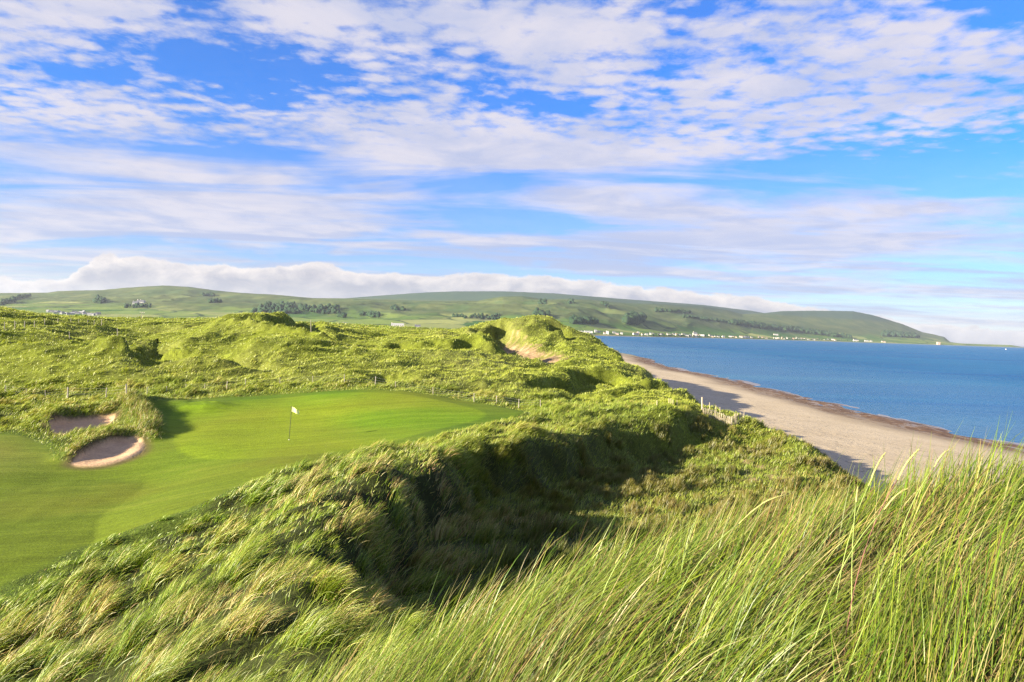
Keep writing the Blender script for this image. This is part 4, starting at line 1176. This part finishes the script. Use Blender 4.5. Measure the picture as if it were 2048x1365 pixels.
world = bpy.data.worlds.new("World"); sc.world = world; world.use_nodes = True
nt = world.node_tree; nt.nodes.clear(); g = NG(nt)
out = g.n("ShaderNodeOutputWorld"); bg = g.n("ShaderNodeBackground")
STR = 0.12
bg.inputs[1].default_value = STR*0.615
sky = g.n("ShaderNodeTexSky", sky_type='NISHITA', sun_disc=False)
sky.sun_elevation = SUN_EL
sky.sun_rotation = math.atan2(SUN_DIR[0], SUN_DIR[1])
sky.air_density = 1.0; sky.dust_density = 0.3; sky.ozone_density = 2.0
dirv = g.n("ShaderNodeTexCoord").outputs["Generated"]
sp = g.n("ShaderNodeSeparateXYZ"); g.put(sp.inputs[0], dirv)
ya = g.m('MAXIMUM', g.m('ABSOLUTE', sp.outputs[1]), 0.12)
U = g.m('DIVIDE', sp.outputs[0], ya); Vv = g.m('DIVIDE', sp.outputs[2], ya)
def px2(px, py): return (px-1024)/F, (hzn(px)-py)/F
zc = g.m('MAXIMUM', sp.outputs[2], 0.0)
zz_ = g.m('ADD', zc, 0.045)
PX = g.m('DIVIDE', sp.outputs[0], zz_); PY = g.m('DIVIDE', sp.outputs[1], zz_)
plane = g.xyz(PX, PY, 0.0)
warp = g.noise(g.xyz(g.m('MULTIPLY', U, 3.0), g.m('MULTIPLY', Vv, 6.0), 0.3), 1.0, 4, 0.6, out="Color")
wsep = g.n("ShaderNodeSeparateColor"); g.put(wsep.inputs[0], warp)
Uw = g.m('ADD', U, g.m('MULTIPLY', g.m('SUBTRACT', wsep.outputs[0], 0.5), 0.28))
Vw = g.m('ADD', Vv, g.m('MULTIPLY', g.m('SUBTRACT', wsep.outputs[1], 0.5), 0.13))
def blob(cx, cy, rx, ry, amp, tilt=0.0):
    a, b = px2(cx, cy); rx /= F; ry /= F
    du = g.m('SUBTRACT', Uw, a); dv = g.m('SUBTRACT', Vw, b)
    if tilt: dv = g.m('SUBTRACT', dv, g.m('MULTIPLY', du, tilt))
    e = g.m('ADD', g.m('POWER', g.m('DIVIDE', du, rx), 2.0), g.m('POWER', g.m('DIVIDE', dv, ry), 2.0))
    return g.m('MULTIPLY', g.m('EXPONENT', g.m('MULTIPLY', e, -1.0)), amp)
BL = [(1150,545,330,13,-.30),(500,500,350,8,-.22),(1000,505,300,8,-.15),(1750,590,260,10,-.2),  # clear (negative) and cloudy (positive) parts of this sky
 (420,120,190,45,-.42),(150,130,200,18,-.22),(560,180,130,60,-.20),(425,20,50,35,-.25),(620,100,70,40,-.10),
 (960,370,120,45,-.30),(560,330,260,26,-.22),(1040,205,120,22,-.26),(1290,190,60,20,-.22),(1540,130,70,22,-.18),
 (1650,340,330,26,-.34),(1960,300,170,55,-.40),(2020,10,120,26,-.5),(1350,0,260,12,-.18),(1120,450,130,22,-.25),(1900,400,200,22,-.15),
 (620,490,200,14,-.14),(1700,520,300,10,-.1),(200,320,200,18,-.1),
 (150,40,240,50,.25),(760,40,260,55,.30),(1120,70,220,70,.30),(900,280,260,60,.30),(640,235,140,30,.1),(170,220,240,45,.14),
 (1650,200,330,50,.28),(1850,90,250,45,.22),(1300,300,260,40,.28),(1620,450,300,38,.30),(450,390,300,25,.25),(300,460,500,40,.26),(1250,430,160,30,.12),(1300,500,700,16,.14),(1750,560,500,26,.18),(900,470,600,20,.10)]
cov = None
for b in BL:
    q = blob(*b); cov = q if cov is None else g.m('ADD', cov, q)
cov = g.m('ADD', cov, g.rng(Vv, 0.10, 0.32, 0.66, 0.58))
# cloud texture: ripples of altocumulus on a high flat layer, streaks low down
n1 = g.noise(plane, 3.4, 5, 0.55, 0.5)
n2 = g.noise(plane, 13.0, 6, 0.62, 0.2)
vo = g.n('ShaderNodeTexVoronoi', feature='SMOOTH_F1'); g.put(vo.inputs['Vector'], g.vmul(plane, (1.0, 1.5, 1))); vo.inputs['Scale'].default_value = 9.0; vo.inputs['Smoothness'].default_value = 0.4; vo.inputs['Randomness'].default_value = 1.0
n3 = g.noise(g.vmul(plane, (0.35, 1.0, 1)), 1.1, 6, 0.62, 0.6)
low = g.rng(Vv, 0.22, 0.30, 0, 1, True)
tex_hi = g.m('ADD', g.m('ADD', g.m('MULTIPLY', n1, 0.38), g.m('MULTIPLY', n2, 0.42)), g.m('MULTIPLY', g.m('SUBTRACT', 1.0, vo.outputs['Distance']), 0.22))
tex = g.m('ADD', g.m('MULTIPLY', tex_hi, low), g.m('MULTIPLY', n3, g.m('SUBTRACT', 1.0, low)))
val = g.m('ADD', g.m('MULTIPLY', g.m('SUBTRACT', tex, 0.5), g.rng(Vv, 0.15, 0.3, 1.7, 2.3)), cov)
dens = g.rng(val, 0.30, 0.88, 0.0, 1.0, True)
veil = g.rng(Vv, 0.0, 0.30, 0.30, 0.06)
dens = g.m('MAXIMUM', dens, veil)
dens = g.m('MULTIPLY', dens, g.rng(Vv, 0.02, 0.20, 0.85, 0.95))
# cloud brightness: thick parts greyer, lavender
shade = g.rng(g.noise(plane, 2.0, 5, 0.6, 0.4), 0.35, 0.68, 0, 1, True)
streak = g.rng(g.noise(g.xyz(g.m('MULTIPLY', U, 2.2), g.m('MULTIPLY', Vv, 30.0), 1.7), 1.0, 5, 0.6, 0.5), 0.44, 0.60, 0, 1.25, True)
shade = g.m('MAXIMUM', shade, g.m('MULTIPLY', streak, g.rng(Vv, 0.20, 0.12)))
k_ = 1/STR
bright = (0.335*k_, 0.322*k_, 0.355*k_); dim = (0.215*k_, 0.24*k_, 0.335*k_)
ccol = g.mix(g.m('MULTIPLY', shade, 0.88), bright, dim)
hs = g.n("ShaderNodeHueSaturation"); hs.inputs["Saturation"].default_value = 1.2; hs.inputs["Value"].default_value = 1.0; g.put(hs.inputs["Color"], sky.outputs[0])
skyc = g.mix(1.0, hs.outputs[0], g.mix(g.rng(Vv, 0.02, 0.34), (0.40, 0.47, 0.76), (0.12, 0.49, 0.98)), 'MULTIPLY')
c = g.mix(dens, skyc, ccol)
# long stratus bank lying on the far hills
topn = g.noise(g.xyz(g.m('MULTIPLY', U, 9.0), 0.0, 2.0), 1.0, 5, 0.6)
ut = g.n("ShaderNodeFloatCurve"); 
tops = [(-700,555),(0,552),(60,560),(150,540),(200,514),(240,510),(300,515),(380,528),(450,528),(530,534),(620,520),(700,540),(800,545),(870,552),(960,547),(1060,551),(1180,560),(1300,573),(1420,584),(1520,596),(1600,608),(1700,628),(2048,660),(2700,700)]
cv = ut.mapping.curves[0]
def tx(px): return (px+800)/3600.0
for i, (px, py) in enumerate(tops):
    X_, Y_ = tx(px), (hzn(px)-py)/F/0.15
    if i == 0: cv.points[0].location = (X_, Y_)
    elif i == len(tops)-1: cv.points[-1].location = (X_, Y_)
    else: cv.points.new(X_, Y_)
ut.mapping.update()
g.put(ut.inputs["Value"], g.m('ADD', g.m('MULTIPLY', U, F/3600.0), 1824/3600.0))
T = g.m('MULTIPLY', ut.outputs[0], 0.15)
T = g.m('ADD', T, g.m('MULTIPLY', g.m('SUBTRACT', topn, 0.5), 0.024))
puff = g.noise(g.xyz(g.m('MULTIPLY', U, 24.0), g.m('MULTIPLY', Vv, 46.0), 5.0), 1.0, 6, 0.62, 0.3)
T = g.m('ADD', T, g.m('MULTIPLY', g.m('SUBTRACT', puff, 0.5), 0.026))
edge = g.m('SUBTRACT', T, Vv)
bank = g.rng(edge, -0.0008, 0.0035, 0, 1, True)
front = g.m('GREATER_THAN', sp.outputs[1], 0.0)
bank = g.m('MULTIPLY', g.m('MULTIPLY', bank, front), 0.93)
rel = g.rng(edge, 0.0, 0.026, 0, 1)
bcol = g.mix(g.m('ADD', g.m('MULTIPLY', rel, 0.75), g.m('MULTIPLY', g.m('SUBTRACT', puff, 0.42), 1.5), clamp=True), (0.43*k_, 0.395*k_, 0.375*k_), (0.20*k_, 0.205*k_, 0.245*k_))
c = g.mix(bank, c, bcol)
g.put(bg.inputs[0], c); nt.links.new(bg.outputs[0], out.inputs[0])

# ------------------------------------------------------------------ render settings
sc.view_settings.view_transform = 'Standard'; sc.view_settings.look = 'None'
sc.view_settings.exposure = 1.95; sc.view_settings.gamma = 1.0
sc.cycles.max_bounces = 6; sc.cycles.diffuse_bounces = 3; sc.cycles.transmission_bounces = 3; sc.cycles.volume_bounces = 0; sc.cycles.transparent_max_bounces = 4
sc.cycles.use_denoising = True; sc.cycles.denoising_prefilter = 'NONE'
try: sc.cycles.denoiser = 'OPENIMAGEDENOISE'
except Exception: pass
